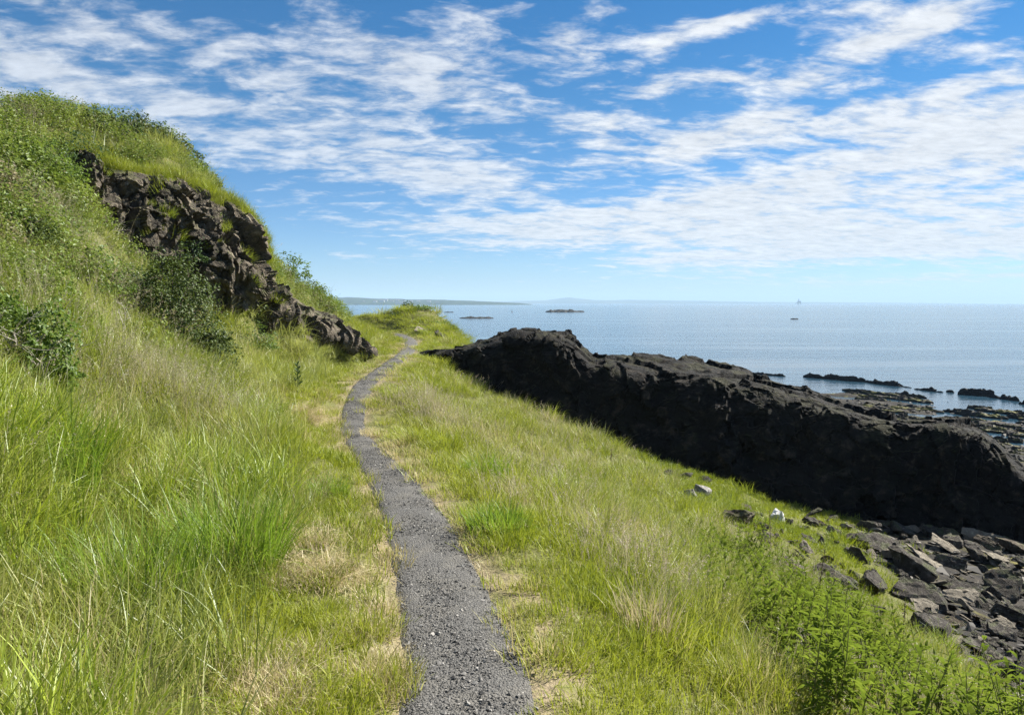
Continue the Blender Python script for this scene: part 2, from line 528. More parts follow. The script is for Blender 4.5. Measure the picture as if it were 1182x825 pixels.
def bark_mat(name, c1, c2, sc=9):
    m, g = new_mat(name)
    co = g.n('ShaderNodeTexCoord').outputs['Object']
    c = g.mix(g.noise(co, sc, 4), c1, c2)
    b = g.n('ShaderNodeBsdfPrincipled', None, Base__Color=c, Roughness=.85)
    g.n('ShaderNodeOutputMaterial', None, Surface=b.outputs[0])
    return m


M_TWIG = bark_mat('twig', (.10, .075, .05), (.20, .16, .12))
M_DEAD = bark_mat('dead_twig', (.30, .27, .23), (.50, .46, .40))
M_STEM = bark_mat('stem', (.10, .12, .03), (.18, .17, .06))
M_DRYSTEM = bark_mat('dry_stem', (.09, .06, .04), (.2, .15, .09))


def rock_mat(name, dark, mid, light, moss=None, moss_amt=.0, sc=1.0, bump=.35, lichen=0.0, strata=0.0, rough=.85, vary=False):
    m, g = new_mat(name)
    co = g.n('ShaderNodeTexCoord').outputs['Object']
    geo = g.n('ShaderNodeNewGeometry')
    nz = g.n('ShaderNodeSeparateXYZ', None, Vector=geo.outputs['Normal']).outputs[2]
    n1 = g.noise(co, .7 * sc, 6, .62, .4)
    n2_ = g.noise(co, 3.5 * sc, 8, .68, .3)
    n3 = g.noise(co, 22 * sc, 5, .6)
    vo = g.n('ShaderNodeTexVoronoi', {'feature': 'DISTANCE_TO_EDGE'}, Scale=2.2 * sc, Vector=g.n('ShaderNodeVectorMath', {'operation': 'ADD'}, _0=co, _1=g.noise(co, 2.0 * sc, 3, .5, 0, 1)).outputs[0]).outputs['Distance']
    crack = g.sstep(vo, 0.0, .05)
    c = g.mix(g.sstep(n1, .35, .68), dark, mid)
    c = g.mix(g.sstep(n2_, .50, .72), c, light)
    c = g.mix(g.m('MULTIPLY', g.m('SUBTRACT', 1.0, crack), .55), c, tuple(k * .4 for k in dark))
    if vary:
        rnd = g.n('ShaderNodeObjectInfo').outputs['Random']
        c = g.mix(g.m('MULTIPLY', rnd, .75), c, g.mix(1.0, c, (.42, .40, .38), 'MULTIPLY'))
        c = g.mix(g.sstep(rnd, .82, .95), c, g.mix(1.0, c, (1.9, 1.75, 1.5), 'MULTIPLY'))
    if lichen:
        c = g.mix(g.m('MULTIPLY', g.sstep(g.noise(co, 7 * sc, 5, .7), .60, .70), lichen), c, (.42, .41, .36))
    if moss:
        f = g.m('MULTIPLY', g.sstep(nz, .35, .8), g.sstep(g.noise(co, 1.3 * sc, 5, .65), .46, .62))
        c = g.mix(g.m('MULTIPLY', f, moss_amt), c, g.mix(n3, tuple(k * .6 for k in moss), moss))
    hgt = g.m('ADD', g.m('MULTIPLY', n2_, 1.0), g.m('MULTIPLY', n3, .35))
    hgt = g.m('ADD', hgt, g.m('MULTIPLY', crack, .25))
    if strata:
        wv = g.n('ShaderNodeTexWave', {'wave_type': 'BANDS', 'bands_direction': 'Z'}, Scale=2.2 * sc, Distortion=6.0, Detail=4.0, Vector=co).outputs[1]
        hgt = g.m('ADD', hgt, g.m('MULTIPLY', wv, strata))
    bp = g.n('ShaderNodeBump', None, Strength=.9, Distance=bump, Height=hgt)
    b = g.n('ShaderNodeBsdfPrincipled', None, Base__Color=c, Roughness=rough, Normal=bp.outputs[0])
    b.inputs['Specular IOR Level'].default_value = .14
    g.n('ShaderNodeOutputMaterial', None, Surface=b.outputs[0])
    return m


M_RIDGE = rock_mat('black_rock', (.006, .0058, .0056), (.0115, .0108, .010), (.044, .036, .028), (.06, .062, .025), .4, .8, .10, 0.0, .15)
M_CLIFF = rock_mat('brown_rock', (.040, .035, .028), (.110, .092, .069), (.24, .20, .15), (.10, .13, .03), .5, 1.1, .09, .12, .1)
M_BOULDER = rock_mat('grey_boulder', (.045, .040, .035), (.105, .093, .080), (.21, .19, .165), (.10, .14, .03), .35, 2.6, .04, .45, vary=True)
M_SLAB = rock_mat('tan_slab', (.13, .115, .09), (.20, .175, .14), (.27, .24, .19), None, 0, 2.6, .03, .2)
M_PALE = rock_mat('pale_boulder', (.16, .15, .14), (.34, .33, .31), (.50, .49, .46), None, 0, 2.6, .04, .6)
M_WHITE = rock_mat('white_stone', (.60, .60, .59), (.76, .76, .75), (.86, .86, .85), None, 0, 2.5, .02, 0)
M_SHORE = rock_mat('shore_rock', (.018, .017, .016), (.045, .040, .034), (.10, .085, .06), (.22, .21, .04), .75, 1.2, .06, .0, .3, .6)
M_SKERRY = rock_mat('skerry_rock', (.016, .016, .017), (.032, .030, .028), (.06, .052, .045), (.06, .06, .02), .4, .6, .12, 0, .3, .7)

# ------------------------------------------------------------------ ground
gx = np.r_[np.arange(-46, -14, 1.4), np.arange(-14, 17, .145), np.arange(17, 46, .33), np.arange(46, 74, 1.5)]
gy = np.r_[np.arange(-14, 1, .7), np.arange(1, 32, .145), np.arange(32, 80, .33), np.arange(80, 110, 1.5)]
X, Y = np.meshgrid(gx, gy, indexing='ij')
Z = ground(X, Y)
sd, hw, _pz = path_info(X, Y)
d_edge = np.abs(sd) - hw
wob = n2(X, Y, .5, 3, 21).ravel()
bare = (1 - sm(d_edge + wob * .24, .02, .22))
bare = np.maximum(bare, sm(n2(X, Y, .45, 2, 23).ravel(), .25, .5) * (1 - sm(np.abs(sd - .72), .1, .32)) * .9)      # worn spots right of the path
shore = sm(-Z.ravel() + .35 * n2(X, Y, 1.5, 3, 31).ravel(), 4.4, 5.0)
shore = np.maximum(shore, rubble_f(X, Y, Z))
HAYS = [(hit(u, v), rd) for (u, v, rd) in [(362, 478, .5), (385, 500, .35), (352, 485, .3), (375, 455, .4), (350, 560, .35), (372, 580, .35), (345, 622, .3), (380, 660, .32), (325, 660, .25), (290, 785, .36), (330, 765, .22), (415, 730, .25), (440, 700, .2),
                                           (420, 775, .22), (250, 745, .26), (400, 610, .18), (310, 815, .3), (455, 760, .16), (445, 640, .15)]]
hay = .7 * sm(n2(X, Y, .9, 3, 41).ravel(), .22, .44) * sm(-sd, .3, .6) * (1 - sm(-sd, 1.5, 2.4)) * sm(Y.ravel(), 0, 2)
for (hp_, hr_) in HAYS:
    hay = np.maximum(hay, 1 - sm(np.hypot(X.ravel() - hp_[0], Y.ravel() - hp_[1]) + .2 * wob * hr_, hr_ * .35, hr_ * .8))
for (u_, v_, r_) in [(655, 765, .16), (640, 800, .14), (612, 690, .12), (628, 722, .10), (590, 665, .1)]:
    q_ = hit(u_, v_)
    bare = np.maximum(bare, 1 - sm(np.hypot(X.ravel() - q_[0], (Y.ravel() - q_[1]) * .6) + .15 * wob * r_, r_ * .6, r_ * 1.3))


def build_ground():
    me = mesh('ground', np.stack([X.ravel(), Y.ravel(), Z.ravel()], 1), grid_faces(len(gx), len(gy)), None, True)
    attr_col(me, 'zone', np.stack([bare, shore, hay], 1))
    m, g = new_mat('ground')
    co = g.n('ShaderNodeTexCoord').outputs['Object']
    zn = g.n('ShaderNodeSeparateColor', None, Color=g.n('ShaderNodeAttribute', {'attribute_name': 'zone'}).outputs['Color']).outputs
    n1, n2_, n3 = g.noise(co, 1.1, 5), g.noise(co, 7, 5, .65), g.noise(co, 40, 4, .6)
    turf = g.mix(n3, g.mix(n2_, (.045, .050, .014), (.085, .095, .022)), g.mix(n2_, (.10, .115, .028), (.20, .185, .07)))
    turf = g.mix(g.sstep(n1, .55, .75), turf, (.17, .16, .05))
    soil = g.mix(n3, (.13, .10, .065), (.34, .28, .18))
    soil = g.mix(g.sstep(n2_, .5, .7), soil, (.16, .17, .05))
    hayc = g.mix(n3, (.24, .20, .10), (.50, .43, .26))
    rock = g.mix(g.sstep(g.noise(co, 1.6, 7, .68), .42, .66), (.013, .012, .011), (.036, .031, .025))
    rock = g.mix(g.sstep(g.noise(co, .55, 6, .7, .6), .55, .66), rock, g.mix(n3, (.07, .07, .016), (.19, .17, .05)))
    rock = g.mix(g.sstep(g.noise(co, 9, 4, .7), .62, .70), rock, (.20, .17, .13))
    c = g.mix(zn[2], turf, hayc)
    c = g.mix(zn[0], c, soil)
    c = g.mix(zn[1], c, rock)
    bp = g.n('ShaderNodeBump', None, Strength=.8, Distance=.05, Height=g.m('ADD', n2_, g.m('MULTIPLY', n3, .5)))
    b = g.n('ShaderNodeBsdfPrincipled', None, Base__Color=c, Roughness=.9, Normal=bp.outputs[0])
    b.inputs['Specular IOR Level'].default_value = .2
    g.n('ShaderNodeOutputMaterial', None, Surface=b.outputs[0])
    me.materials.append(m)
    tag(obj('ground', me), 'grassy coastal slope falling from the bank to the rocky shore', kind='structure')


build_ground()


# ------------------------------------------------------------------ footpath
def build_path():
    n = 13
    t = np.linspace(-1, 1, n)
    rag = 1 + .07 * n2(PC[:, 0] * 3 + 40, PC[:, 1] * 3, 1.0, 4, 51)[:, None] * (t < 0) + .07 * n2(PC[:, 0] * 3, PC[:, 1] * 3 + 70, 1.0, 4, 52)[:, None] * (t >= 0)
    off = t[None] * HALF[:, None] * 1.06 * rag
    x = PC[:, :1] + PN[:, :1] * off
    y = PC[:, 1:2] + PN[:, 1:] * off
    z = PC[:, 2:] + .018 * (1 - t[None] ** 2) - .022 * (np.abs(t)[None] > .95) + .010 * n2(x, y, .25, 2, 53)
    me = mesh('path', np.stack([x.ravel(), y.ravel(), z.ravel()], 1), grid_faces(len(PC), n)[:, ::-1].copy(), None, True)
    m, g = new_mat('path_gravel')
    co = g.n('ShaderNodeTexCoord').outputs['Object']
    v1 = g.n('ShaderNodeTexVoronoi', None, Scale=70, Vector=co)
    v2 = g.n('ShaderNodeTexVoronoi', None, Scale=190, Vector=co)
    c = g.mix(g.n('ShaderNodeSeparateColor', None, Color=v1.outputs['Color']).outputs[0], (.040, .039, .038), (.165, .162, .153))
    c2 = g.mix(g.n('ShaderNodeSeparateColor', None, Color=v2.outputs['Color']).outputs[0], (.045, .044, .042), (.185, .179, .168))
    c = g.mix(.5, c, c2)
    c = g.mix(g.m('MULTIPLY', g.sstep(g.noise(co, 2.6, 5, .65), .44, .66), .55), c, (.14, .132, .115))
    c = g.mix(g.m('MULTIPLY', g.sstep(g.noise(co, 1.1, 4), .52, .7), .5), c, g.mix(1.0, c, (.55, .55, .56), 'MULTIPLY'))
    hgt = g.m('ADD', g.m('MULTIPLY', v1.outputs['Distance'], -1.0), g.m('MULTIPLY', v2.outputs['Distance'], -.4))
    bp = g.n('ShaderNodeBump', None, Strength=1.0, Distance=.012, Height=hgt)
    b = g.n('ShaderNodeBsdfPrincipled', None, Base__Color=c, Roughness=.85, Normal=bp.outputs[0])
    b.inputs['Specular IOR Level'].default_value = .3
    g.n('ShaderNodeOutputMaterial', None, Surface=b.outputs[0])
    me.materials.append(m)
    tag(obj('path', me), 'narrow winding grey gravel footpath', kind='structure')


build_path()


# ------------------------------------------------------------------ sea
def build_sea():
    ang = np.linspace(-math.pi, math.pi, 97)
    rad = np.r_[0.5, np.geomspace(6, 15500, 60)]
    A, Rr = np.meshgrid(ang, rad, indexing='ij')
    V = np.stack([Rr * np.sin(A), Rr * np.cos(A), np.full(A.shape, SEA)], -1).reshape(-1, 3)
    me = mesh('sea', V, grid_faces(len(ang), len(rad))[:, ::-1].copy(), None, True)
    m, g = new_mat('sea_water')
    co = g.n('ShaderNodeTexCoord').outputs['Object']

    def stretched(rot, sx, sy):
        return g.n('ShaderNodeMapping', None, Vector=co, Rotation=(0, 0, R(rot)), Scale=(sx, sy, 1)).outputs[0]
    w1 = g.noise(stretched(15, .12, .35), 1.0, 3, .5)
    w2 = g.noise(stretched(-20, .5, 1.1), 1.0, 4, .6)
    w3 = g.noise(stretched(5, 2.2, 4.0), 1.0, 3, .6)
    slick = g.sstep(g.noise(stretched(12, .006, .045), 1.0, 5, .6, .6), .50, .64)
    amp = g.m('SUBTRACT', 1.0, g.m('MULTIPLY', slick, .75))
    h = g.m('ADD', g.m('ADD', g.m('MULTIPLY', w1, .50), g.m('MULTIPLY', w2, .25)), g.m('MULTIPLY', w3, .07))
    far = g.sstep(g.n('ShaderNodeVectorMath', {'operation': 'LENGTH'}, _0=co).outputs['Value'], 60, 130)
    amp = g.m('MULTIPLY', amp, g.m('ADD', .35, g.m('MULTIPLY', far, .65)))
    bp = g.n('ShaderNodeBump', None, Strength=amp, Distance=.42, Height=h)
    b = g.n('ShaderNodeBsdfPrincipled', None, Base__Color=(.022, .055, .085, 1), Roughness=.12, IOR=1.33, Normal=bp.outputs[0])
    g.n('ShaderNodeOutputMaterial', None, Surface=b.outputs[0])
    me.materials.append(m)
    tag(obj('sea', me), 'calm grey blue sea reaching to the horizon', kind='structure')


build_sea()


# ------------------------------------------------------------------ rock masses
def grid_normals(Pg):
    a, b = np.gradient(Pg, axis=0), np.gradient(Pg, axis=1)
    n = np.cross(a, b)
    return n / (np.linalg.norm(n, axis=2)[..., None] + 1e-9)


def rock_sheet(name, ctrl, ni, nj, mat, amp, sgn, seed, scale=1.0, fade=None, zs=1.0):
    """ctrl (a,b,3) control net -> dense net, fractured along its own normals"""
    c = catmull(np.asarray(ctrl, float), ni)
    c = np.swapaxes(catmull(np.swapaxes(c, 0, 1), nj), 0, 1)
    n = grid_normals(c) * sgn
    q = c.reshape(-1, 3)
    qq = q * scale
    warp = np.stack([fbm(qq * 1.3 + 9, 2, seed + 1), fbm(qq * 1.3 + 33, 2, seed + 2), fbm(qq * 1.3 + 57, 2, seed + 3)], 1) * .28
    st = np.array([1.0, 1.0, zs])
    d = .50 * blocks((qq + warp) * st * .55, seed + 10) + .26 * blocks((qq + warp) * st * 1.3, seed + 20) + .13 * blocks((qq + warp) * st * 3.2, seed + 30) + .30 * fbm(qq * .8, 4, seed + 40) + .06 * fbm(qq * 6, 3, seed + 50)
    d = (amp * d).reshape(ni, nj)
    if fade is not None:
        d = d * fade
    c = c + n * d[..., None]
    me = mesh(name, c.reshape(-1, 3), grid_faces(ni, nj), mat, False)
    return me, c


def build_ridge():
    # u, crest v, crest Y, lip v, base v, base Y
    S = [(474, 409, 30.0, 411, 416, 29.2), (492, 404, 29.5, 406, 421, 28.2), (518, 400, 29.0, 403, 436, 26.7), (548, 397, 28.4, 402, 450, 25.6), (575, 391, 28.0, 396, 462, 25.0), (600, 385, 27.6, 390, 474, 24.4),
         (630, 385, 27.2, 391, 487, 23.9), (662, 392, 26.8, 398, 498, 23.6), (686, 410, 26.4, 420, 507, 23.3), (706, 410, 26.3, 420, 514, 23.0), (740, 415, 26.2, 430, 525, 22.6), (790, 422, 26.0, 437, 541, 22.2),
         (850, 432, 25.6, 442, 560, 21.8), (905, 447, 25.2, 456, 577, 21.4), (950, 462, 24.6, 470, 590, 21.1), (1000, 480, 23.6, 485, 600, 20.8), (1050, 491, 22.8, 496, 610, 20.5), (1100, 487, 22.2, 492, 620, 20.1),
         (1135, 497, 21.8, 503, 628, 19.8), (1165, 528, 21.4, 534, 636, 19.5), (1200, 562, 21.0, 567, 645, 19.3), (1250, 606, 20.6, 610, 660, 19.0), (1300, 660, 20.0, 664, 676, 18.8)]
    net = []
    for (u, cv, cY, lv, bv, bY) in S:
        b = P(u, bv, bY)
        lY = bY + (cY - bY) * .42
        l = P(u, lv, lY)
        c = P(u, cv, cY)
        mid = b * .55 + l * .45
        mid[1] -= .12
        up = b * .22 + l * .78
        up[1] -= .28
        row = [b + [0, .4, -1.2], b, mid, up, l, c]
        hz = c[2]
        dn = np.array([.30, .95, 0])
        row += [c + dn * 1.5 + [0, 0, -.35], c + dn * 4 + [0, 0, min(-.5, (-5.2 - hz) * .55)], c + dn * 7 + [0, 0, -5.9 - hz], c + dn * 9 + [0, 0, -7.2 - hz]]
        net.append(row)
    me, c = rock_sheet('rock_ridge', net, 430, 190, M_RIDGE, .40, 1, 100, .85, (1 - .45 * np.exp(-((np.arange(190) / 189 * 9 - 4.6) / .8) ** 2))[None, :], .8)
    tag(obj('rock_ridge', me), 'long black rock ridge between the grassy hollow and the sea', 'rock')
    return c


RIDGE = build_ridge()


def build_cliff():
    # u,v,Y of foot / middle / top of the face
    S = [((80, 196, 16.9), (82, 188, 17.2), (84, 180, 17.6)), ((112, 258, 17.4), (108, 222, 17.5), (104, 188, 17.8)), ((140, 288, 18.0), (140, 245, 18.1), (135, 196, 18.0)),
         ((175, 318, 18.6), (178, 262, 18.8), (172, 205, 18.7)), ((212, 346, 19.2), (218, 282, 19.4), (212, 214, 19.6)), ((245, 358, 20.0), (255, 295, 20.1), (250, 230, 20.6)),
         ((272, 366, 20.8), (284, 310, 20.6), (282, 252, 21.4)), ((296, 374, 21.5), (303, 325, 21.0), (304, 280, 21.9)), ((318, 378, 22.3), (316, 344, 21.9), (309, 306, 22.6)),
         ((338, 385, 23.2), (334, 362, 22.9), (324, 334, 23.5)), ((358, 391, 24.1), (352, 375, 23.9), (345, 352, 24.6)), ((378, 397, 25.0), (374, 384, 24.8), (366, 364, 25.6)),
         ((400, 404, 26.0), (396, 390, 25.8), (390, 369, 26.6)), ((418, 409, 26.9), (416, 400, 26.8), (410, 385, 27.4)), ((428, 412, 27.6), (428, 410, 27.7), (424, 402, 28.0))]
    net = []
    for f, m_, t in S:
        a, b, c = P(f[0], f[1], f[2] - .45), P(m_[0], m_[1], m_[2] - .5), P(t[0], t[1], t[2] - .25)
        net.append([a + [-.3, .5, -.9], a, a * .5 + b * .5 + [.12, -.12, 0], b + [.1, -.1, 0], b * .5 + c * .5 + [.12, -.1, 0], c, c + [-.5, .7, .04], c + [-1.6, 1.6, -.8]])
    me, c = rock_sheet('cliff', net, 380, 170, M_CLIFF, .74, 1, 300, 1.35, (1 - .7 * sm(np.arange(170) / 169 * 7, 4.2, 5.2))[None, :] * (1 - .45 * sm(np.arange(380) / 379 * 14, 7, 10))[:, None], .9)
    tag(obj('cliff', me), 'brown craggy cliff face under the grassy hilltop left of the path', 'cliff')
    return c


CLIFF = build_cliff()


# footprint of the ridge for keeping grass off it
rb = RIDGE[:, 22:120:6, :2].reshape(-1, 2)


def near_ridge(x, y, r):
    o = np.zeros(len(x), bool)
    for a in range(0, len(x), 5000):
        s = slice(a, a + 5000)
        o[s] = ((x[s, None] - rb[None, ::3, 0]) ** 2 + (y[s, None] - rb[None, ::3, 1]) ** 2).min(1) < r * r
    return o


# ------------------------------------------------------------------ boulders
def boulder_mesh(name, seed, mat, dims=(1, .7, .5), npt=16, fine=3, rough=.028):
    r = np.random.default_rng(seed)
    bm = bmesh.new()
    p = r.normal(size=(npt, 3))
    p /= np.linalg.norm(p, axis=1)[:, None]
    p = np.sign(p) * np.abs(p) ** .75
    for q in p:
        bm.verts.new(Vector(q * np.array(dims) * .5 * r.uniform(.85, 1.1)))
    res = bmesh.ops.convex_hull(bm, input=bm.verts)
    bmesh.ops.delete(bm, geom=list({e for e in res['geom_interior'] + res['geom_unused'] if isinstance(e, bmesh.types.BMVert)}), context='VERTS')
    bmesh.ops.dissolve_limit(bm, angle_limit=R(14), verts=bm.verts, edges=bm.edges)
    bmesh.ops.bevel(bm, geom=list(bm.edges), offset=.045 * min(dims), segments=2, affect='EDGES', profile=.6, clamp_overlap=True)
    bmesh.ops.triangulate(bm, faces=bm.faces)
    for _ in range(fine):
        L = .55 * min(dims) / 2 ** _
        es = [e for e in bm.edges if e.calc_length() > max(L, .05)]
        if es:
            bmesh.ops.subdivide_edges(bm, edges=es, cuts=1, use_grid_fill=True)
            bmesh.ops.triangulate(bm, faces=bm.faces)
    bm.normal_update()
    co = np.array([v.co for v in bm.verts])
    no = np.array([v.normal for v in bm.verts])
    k = rough * (.7 * blocks(co * 4.5 + seed, seed) + .5 * fbm(co * 6 + seed, 3, seed))
    for v, a, b in zip(bm.verts, no, k):
        v.co += Vector(a * b)
    me = bpy.data.meshes.new(name)
    bm.to_mesh(me)
    bm.free()
    me.materials.append(mat)
    return me


def place_rock(name, me, pos, size, rot, label, cat='boulder', group=None, sink=.25):
    o = bpy.data.objects.new(name, me)
    o.location = (float(pos[0]), float(pos[1]), float(pos[2] + size * (.25 - sink * .5)))
    o.scale = (size, size, size)
    o.rotation_euler = rot
    link(o)
    return tag(o, label, cat, group)


PROTO = [boulder_mesh('boulder', 11 + i, M_BOULDER, (1, random.uniform(.55, .8), random.uniform(.32, .55)), 15 + i % 4) for i in range(10)]
SLABS = [boulder_mesh('slab', 51 + i, M_BOULDER if i % 3 else M_SLAB, (1, random.uniform(.5, .7), random.uniform(.16, .26)), 13 + i % 3) for i in range(8)]
TANS = [boulder_mesh('slab', 81 + i, M_SLAB, (1, .62, .16), 12) for i in range(2)]
PALES = [boulder_mesh('boulder', 91 + i, M_PALE, (1, .7, .6), 15) for i in range(3)]
WHITES = boulder_mesh('boulder', 97, M_WHITE, (.62, .5, 1.0), 18)

BIG = [  # u, v (foot centre), width in photo px, mesh, rotation, label, category
    (812, 574, 30, PALES[0], (.2, .3, .7), 'grey and white boulder at the top of the hollow, larger of a pair', 'boulder'),
    (793, 575, 24, PALES[1], (.1, .5, 2.1), 'small pale boulder half buried in grass beside a larger grey one', 'boulder'),
    (897, 602, 34, WHITES, (.25, -.35, .4), 'bright white upright stone at the foot of the black ridge', 'stone'),
    (862, 590, 26, PROTO[0], (.2, .2, 1.0), 'dark jagged rock just left of the bright white stone', 'boulder'),
    (878, 610, 22, PROTO[3], (.3, .1, 2.0), 'low dark rock in front of the bright white stone', 'boulder'),
    (848, 601, 24, PROTO[5], (.5, .1, .2), 'cracked grey rock among dry stems left of the white stone', 'boulder'),
    (1015, 635, 52, PROTO[1], (.15, .35, -.35), 'long dark boulder leaning in green turf at the hollow floor', 'boulder'),
    (980, 640, 22, PROTO[6], (.2, .1, .8), 'small dark rock in turf left of the long leaning boulder', 'boulder'),
    (1050, 660, 66, PROTO[2], (.3, .4, .3), 'big black boulder at the head of the rubble', 'boulder'),
    (1008, 680, 56, PROTO[4], (.4, .2, .9), 'dark mossy boulder beside a tuft of green turf', 'boulder'),
    (958, 675, 56, PROTO[7], (.3, .3, -.3), 'grey lichen speckled boulder half hidden behind the weeds', 'boulder'),
    (912, 668, 60, PROTO[8], (.2, .3, -.5), 'long grey rock edging the turf behind the weeds', 'boulder'),
    (1070, 705, 40, TANS[0], (.5, .1, .3), 'flat tan slab propped on the large mottled boulder', 'slab'),
    (1072, 735, 78, PROTO[9], (.2, .1, 1.3), 'large mottled grey boulder in front of the rubble, propping a tan slab', 'boulder'),
    (1136, 628, 44, TANS[1], (.75, .25, -.3), 'leaf shaped tan slab standing in the shade of the ridge', 'slab'),
    (1152, 650, 40, TANS[0], (.2, .3, .4), 'reddish tan slab lying below the leaf shaped slab', 'slab'),
    (1130, 755, 62, SLABS[1], (.4, .35, .6), 'ribbed grey slab with pale edges near the lower right corner', 'slab'),
    (1165, 715, 48, PROTO[5], (.3, .2, .1), 'dark rounded boulder at the right edge of the rubble', 'boulder'),
    (1010, 715, 42, PROTO[3], (.3, .5, 1.4), 'brown broken rock where the weeds meet the rubble', 'boulder'),
]
for (u, v, w, me, rot, lab, cat) in BIG:
    p = hit(u, v)
    place_rock('slab' if cat == 'slab' else 'stone' if cat == 'stone' else 'boulder', me, p, w / F_PX * p[1] * (1.1 if me is not WHITES else 1.0), rot, lab, cat)

n_put = 0
taken = []
for trial in range(12000):
    if n_put >= 290:
        break
    u, v = random.uniform(960, 1240), random.uniform(605, 830)
    p = hit(u, v)
    if rubble_f(p[0], p[1], p[2])[0] < .5:
        continue
    if near_ridge(p[None, 0], p[None, 1], .25)[0] or p[1] < 6:
        continue
    s = min(1.3, .23 * random.paretovariate(1.9))
    tan = random.random() < .25
    if any((p[0] - q[0]) ** 2 + (p[1] - q[1]) ** 2 < (.24 * (s + q[2])) ** 2 for q in taken):
        continue
    taken.append((p[0], p[1], s))
    slab = random.random() < .55
    me = random.choice(TANS if slab and tan else SLABS if slab else PROTO)
    rot = (random.gauss(.15, .4), random.gauss(.35, .38), random.gauss(-.4, .9))
    place_rock('slab' if slab else 'boulder', me, p, s, rot,
               'flat angular slab lying in the dark rubble below the ridge' if slab else 'dark angular boulder lying in the rubble below the ridge',
               'slab' if slab else 'boulder', 'slabs in the rubble below the ridge' if slab else 'boulders in the rubble below the ridge', .3)
    n_put += 1

n_in = 0
while n_in < 48:
    u, v = random.uniform(846, 1010), random.uniform(588, 700)
    if v > 600 + (u - 840) * .62 or v < 578 + (u - 840) * .17:
        continue
    p = hit(u, v)
    if near_ridge(p[None, 0], p[None, 1], .3)[0]:
        continue
    s = min(.8, .16 * random.paretovariate(1.8))
    place_rock('rock', random.choice(PROTO + SLABS), p, s, (random.gauss(.1, .4), random.gauss(.3, .3), random.gauss(-.4, .9)),
               'small dark rock lying in the bright green turf of the hollow', 'rock', 'rocks scattered in the turf of the hollow', .15)
    n_in += 1

# low stones by the ridge foot and in the shaded hollow
for (u, v, w) in [(790, 552, 20), (905, 606, 18), (936, 606, 22), (925, 612, 14), (948, 608, 14), (812, 556, 16), (770, 548, 16), (1000, 612, 30), (1040, 616, 34), (1075, 620, 30), (960, 600, 20)]:
    p = hit(u, v)
    place_rock('boulder', random.choice(PROTO), p, w / F_PX * p[1] * 1.2, (random.uniform(0, .4), random.uniform(0, .4), random.uniform(0, 6)),
               'small dark rock lying in the shade along the foot of the ridge', 'boulder', 'rocks along the foot of the ridge')


# ------------------------------------------------------------------ skerries and islets
def skerry_mesh(name, L, W, H, seed, mat, ni=90, nj=28, dip=.25):
    s, t = np.linspace(-1, 1, ni), np.linspace(-1, 1, nj)
    S_, T_ = np.meshgrid(s, t, indexing='ij')
    out = 1 + .35 * n2(S_ * 3 + seed, T_ * 0 + seed, 1, 3, seed)
    wid = (1 - np.abs(S_) ** 2.4) ** .6 * out
    x = S_ * L / 2
    y = T_ * W / 2 * np.maximum(wid, .05) + .12 * W * n2(S_ * 2.2, S_ * 0, 1, 2, seed + 3)
    z = H * (1 - np.abs(T_) ** 1.8) * np.clip(wid, 0, 1.2) * (.75 + .55 * n2(S_ * 4 + seed * 3, T_ * 1.5, 1, 4, seed + 5)) + dip * H * T_ * 0 - .35 * (np.abs(T_) > .97)
    q = np.stack([x, y, z], -1).reshape(-1, 3)
    k = blocks(q * np.array([.9, 1.4, 2.0]) / max(H, .3) * .8, seed)
    q[:, 2] += .22 * H * k * (q[:, 2] > 0)
    q[:, 1] += .12 * H * k
    return mesh(name, q, grid_faces(ni, nj), mat, False)


def skerry(u1, v1, u2, v2, H, Wf, label, name='skerry', cat='skerry', group=None, mat=None, seed=1):
    a, b = P(u1, v1, z=SEA), P(u2, v2, z=SEA)
    L = float(np.linalg.norm(b - a)) * 1.05
    me = skerry_mesh(name, L, max(L * Wf, .4), H, seed, mat or M_SKERRY)
    o = obj(name, me, None, (a + b) / 2 + [0, 0, -.1 * H])
    o.rotation_euler = (0, 0, math.atan2(b[1] - a[1], b[0] - a[0]))
    return tag(o, label, cat, group)


def far_islet(u1, u2, v, H, label, seed, name='islet', cat='islet'):
    a, b = P(u1, v, z=SEA), P(u2, v, z=SEA)
    L = b[0] - a[0]
    me = skerry_mesh(name, L, L * .4, H, seed, M_SKERRY, 80, 22)
    o = obj(name, me, None, (a + b) / 2 + [0, 0, -.12 * H])
    return tag(o, label, cat)


far_islet(627, 676, 360.2, 2.9, 'dark rocky islet alone in the open water', 5)
far_islet(530, 570, 367.4, 1.3, 'low dark skerry just right of the grassy knoll', 6, 'skerry', 'skerry')
far_islet(494, 508, 360.8, 2.4, 'small dark rock in the water behind the knoll bush', 7, 'skerry', 'skerry')
far_islet(512, 524, 360.6, .9, 'tiny low rock right of the one behind the knoll', 8, 'skerry', 'skerry')
far_islet(376, 404, 362.2, 1.5, 'dark rocks at the waterline left of the knoll', 9, 'skerry', 'skerry')
far_islet(912, 922, 368.5, .9, 'tiny dark rock breaking the open water below the rig', 10, 'skerry', 'skerry')
SK = [(928, 435, 998, 441, .75, .10), (998, 441, 1052, 447.5, .6, .12), (1055, 449, 1088, 453, .4, .16), (1106, 455, 1150, 458, .75, .22), (1140, 458, 1176, 463, .5, .2), (868, 431.5, 906, 434.5, .35, .15),
      (1092, 452, 1102, 453.5, .3, .3), (1176, 466, 1215, 470, .5, .2)]
LB = ['long dark skerry lying off the shore, farthest left of the row', 'second dark skerry of the row off the shore, lower and shorter', 'low dark skerry mid row off the shore', 'broad brown skerry near the right edge of the sea',
      'low ledge running right from the broad brown skerry', 'thin dark ledge just above the ridge crest', 'tiny rock between two skerries of the row', 'dark rock at the right edge of the water']
for i, (k, l) in enumerate(zip(SK, LB)):
    skerry(*k, l, seed=20 + i)
